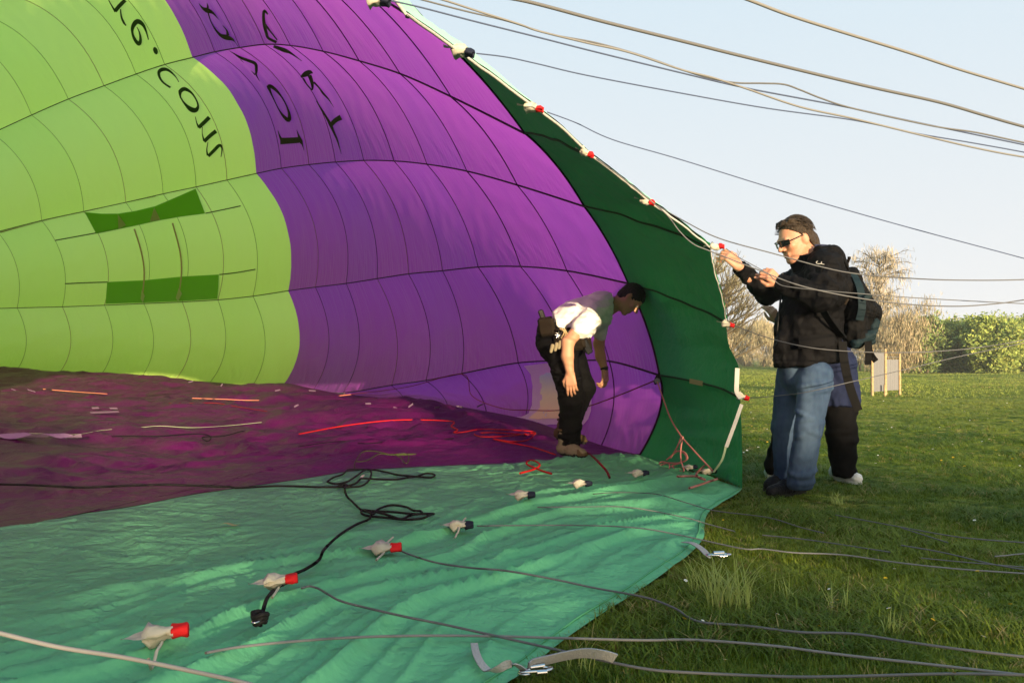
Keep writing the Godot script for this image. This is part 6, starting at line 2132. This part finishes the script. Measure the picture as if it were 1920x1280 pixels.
	for l in [-8.2, -5.8, -3.4, -1.3, 4.0, 1.4]:
		var pos: Vector3 = s * (30.0 + 1.5 * sin(k * 2.3)) + lt * l
		if k == 5:
			tree("shade_tree", "thinly leaved shade tree behind the viewer with gaps in its crown", pos, {"h": 4.5, "w": 2.0, "limbs": 40, "from": 0.05, "belly": 0.45, "rise": 0.4, "depth": 1, "kids": 4, "bark": "bark_brown", "r": 0.08, "stems": 3, "lean": 0.12, "leaves": [["leaf_green", 1200, 0.16, 0.30]]}, 62, "shade trees behind the viewer")
		elif first == null:
			first = tree("shade_tree", "leafy tree behind the viewer, farthest along the row of shade trees", pos, {"h": 4.5, "w": 1.9, "limbs": 50, "from": 0.05, "belly": 0.45, "rise": 0.4, "depth": 1, "kids": 5, "bark": "bark_brown", "r": 0.14, "stems": 4, "lean": 0.12, "leaves": [["leaf_green", 10000, 0.22, 0.28]]}, 61, "shade trees behind the viewer")
		else:
			var c: Node3D = first.duplicate()
			c.name = numbered("shade_tree")
			add_child(c)
			c.position = pos
			c.rotation.y = k * 1.7
			c.scale = Vector3.ONE * [1.0, 1.03, 0.98, 1.05, 1.0, 0.97][k]
			c.set_meta("label", ["", "second leafy shade tree behind the viewer", "third leafy shade tree behind the viewer", "fourth leafy shade tree behind the viewer", "last leafy shade tree behind the viewer"][k])
		k += 1

func build_fence() -> void:
	var d := 17.9
	var f := func(x: float) -> Vector3: return at_ground(x, d + (x - 1661.0) * 0.012)
	var o := thing("fence_screen", "two grey corrugated metal screens between three wooden posts on the lawn", "fence", f.call(1661))
	var o0: Vector3 = f.call(1661)
	var px := d / F
	for p in [[1635.5, 652, 741, 0.085], [1660.5, 654, 743, 0.09], [1687, 664, 744, 0.085]]:
		var b: Vector3 = f.call(p[0])
		var h: float = (p[2] - p[1]) * px
		var mb := MB.new()
		mb.box(Transform3D(Basis(Vector3.UP, 0.35), b - o0 + Vector3(0, h * 0.5 - 0.02, 0)), Vector3(p[3], h, p[3]) * Vector3(0.62, 1, 0.62), 0.2)
		put("post", mb.mesh(), M.wood, o)
	var sb := MB.new()
	sb.box(Transform3D(Basis(Vector3.UP, 0.3), (f.call(1654.5) as Vector3) - o0 + Vector3(0, 0.115, 0.12)), Vector3(0.045, 0.25, 0.045), 0.2)
	put("stake", sb.mesh(), M.wood, o)
	for p in [[1637.5, 1659, 662, 734], [1662.5, 1685.5, 675, 733]]:
		var a: Vector3 = (f.call(p[0]) as Vector3) - o0
		var b: Vector3 = (f.call(p[1]) as Vector3) - o0
		var y1: float = (742.0 - p[2]) * px
		var y0: float = (742.0 - p[3]) * px
		var mb := MB.new()
		mb.grid(60, 2, func(u, v):
			return a.lerp(b, u) + Vector3(0, lerpf(y0, y1, v), -0.01 + 0.011 * sin(u * TAU * 7.0)))
		put("metal_sheet", mb.mesh(), M.zinc, o)
		var rb := MB.new()
		rb.tube(PackedVector3Array([a + Vector3(0, y1 + 0.05, 0), b + Vector3(0, y1 + 0.05, 0)]), 0.008, 6)
		put("rail", rb.mesh(), M.zinc, o)

# ----------------------------------------------------------------
func _ready() -> void:
	var cam := Camera3D.new()
	cam.name = "camera"
	cam.fov = rad_to_deg(2.0 * atan(640.0 / F))
	cam.near = 0.05
	cam.far = 900.0
	cam.position = EYE
	cam.rotation = Vector3(pitch, 0, 0)
	cam.current = true
	add_child(cam)
	var we := WorldEnvironment.new()
	we.name = "environment"
	var e := Environment.new()
	e.background_mode = Environment.BG_SKY
	var sky := Sky.new()
	var ps := ProceduralSkyMaterial.new()
	ps.sky_top_color = lin(0.13, 0.28, 0.385)
	ps.sky_horizon_color = lin(0.362, 0.36, 0.36)
	ps.sky_curve = 0.7
	ps.sky_energy_multiplier = 1.0
	ps.ground_bottom_color = Color(0.20, 0.22, 0.14)
	ps.ground_horizon_color = Color(0.45, 0.46, 0.42)
	ps.sun_angle_max = 62.0
	ps.sun_curve = 0.55
	sky.sky_material = ps
	e.sky = sky
	e.tonemap_mode = Environment.TONE_MAPPER_LINEAR
	e.tonemap_exposure = 2.5
	e.ssao_enabled = true
	e.ssil_enabled = true
	e.sdfgi_enabled = true
	e.fog_enabled = true
	e.fog_density = 0.0007
	e.fog_light_color = Color(0.86, 0.88, 0.90)
	we.environment = e
	add_child(we)
	var sun := DirectionalLight3D.new()
	sun.name = "sun"
	sun.light_energy = 1.6
	sun.light_color = Color(1.0, 0.89, 0.72)
	sun.light_angular_distance = 0.5
	sun.shadow_enabled = true
	add_child(sun)
	var to_sun := Vector3(cos(deg_to_rad(SUN_AZ)) * cos(deg_to_rad(SUN_EL)), sin(deg_to_rad(SUN_EL)), sin(deg_to_rad(SUN_AZ)) * cos(deg_to_rad(SUN_EL)))
	sun.look_at_from_position(Vector3.ZERO, -to_sun, Vector3.UP)

	noise.noise_type = FastNoiseLite.TYPE_SIMPLEX_SMOOTH
	noise.frequency = 0.01
	noise.fractal_octaves = 3
	noise.seed = 7
	soft.noise_type = FastNoiseLite.TYPE_SIMPLEX_SMOOTH
	soft.frequency = 0.01
	soft.fractal_type = FastNoiseLite.FRACTAL_NONE
	soft.seed = 19
	materials()
	mat("lilac_strip", lin(0.24, 0.17, 0.27), 0.8)
	var tb := fabric("grass_blade_tall", lin(0.22, 0.26, 0.05), lin(0.5, 0.55, 0.2), 0.6)
	mat("leaf_twig_red", lin(0.16, 0.09, 0.07), 0.9)
	(M.lime_nylon as StandardMaterial3D).backlight_enabled = true
	var t0 := Time.get_ticks_msec()
	build_ground()
	build_envelope()
	print("envelope ", Time.get_ticks_msec() - t0)
	build_grass()
	print("grass ", Time.get_ticks_msec() - t0)
	build_trees()
	build_fence()
	print("trees ", Time.get_ticks_msec() - t0)
	man_behind()
	man_in_jacket()
	backpack()
	stooping_man()
	print("people ", Time.get_ticks_msec() - t0)
	wires_in_air()
	wires_on_ground()
	print("done ", Time.get_ticks_msec() - t0)
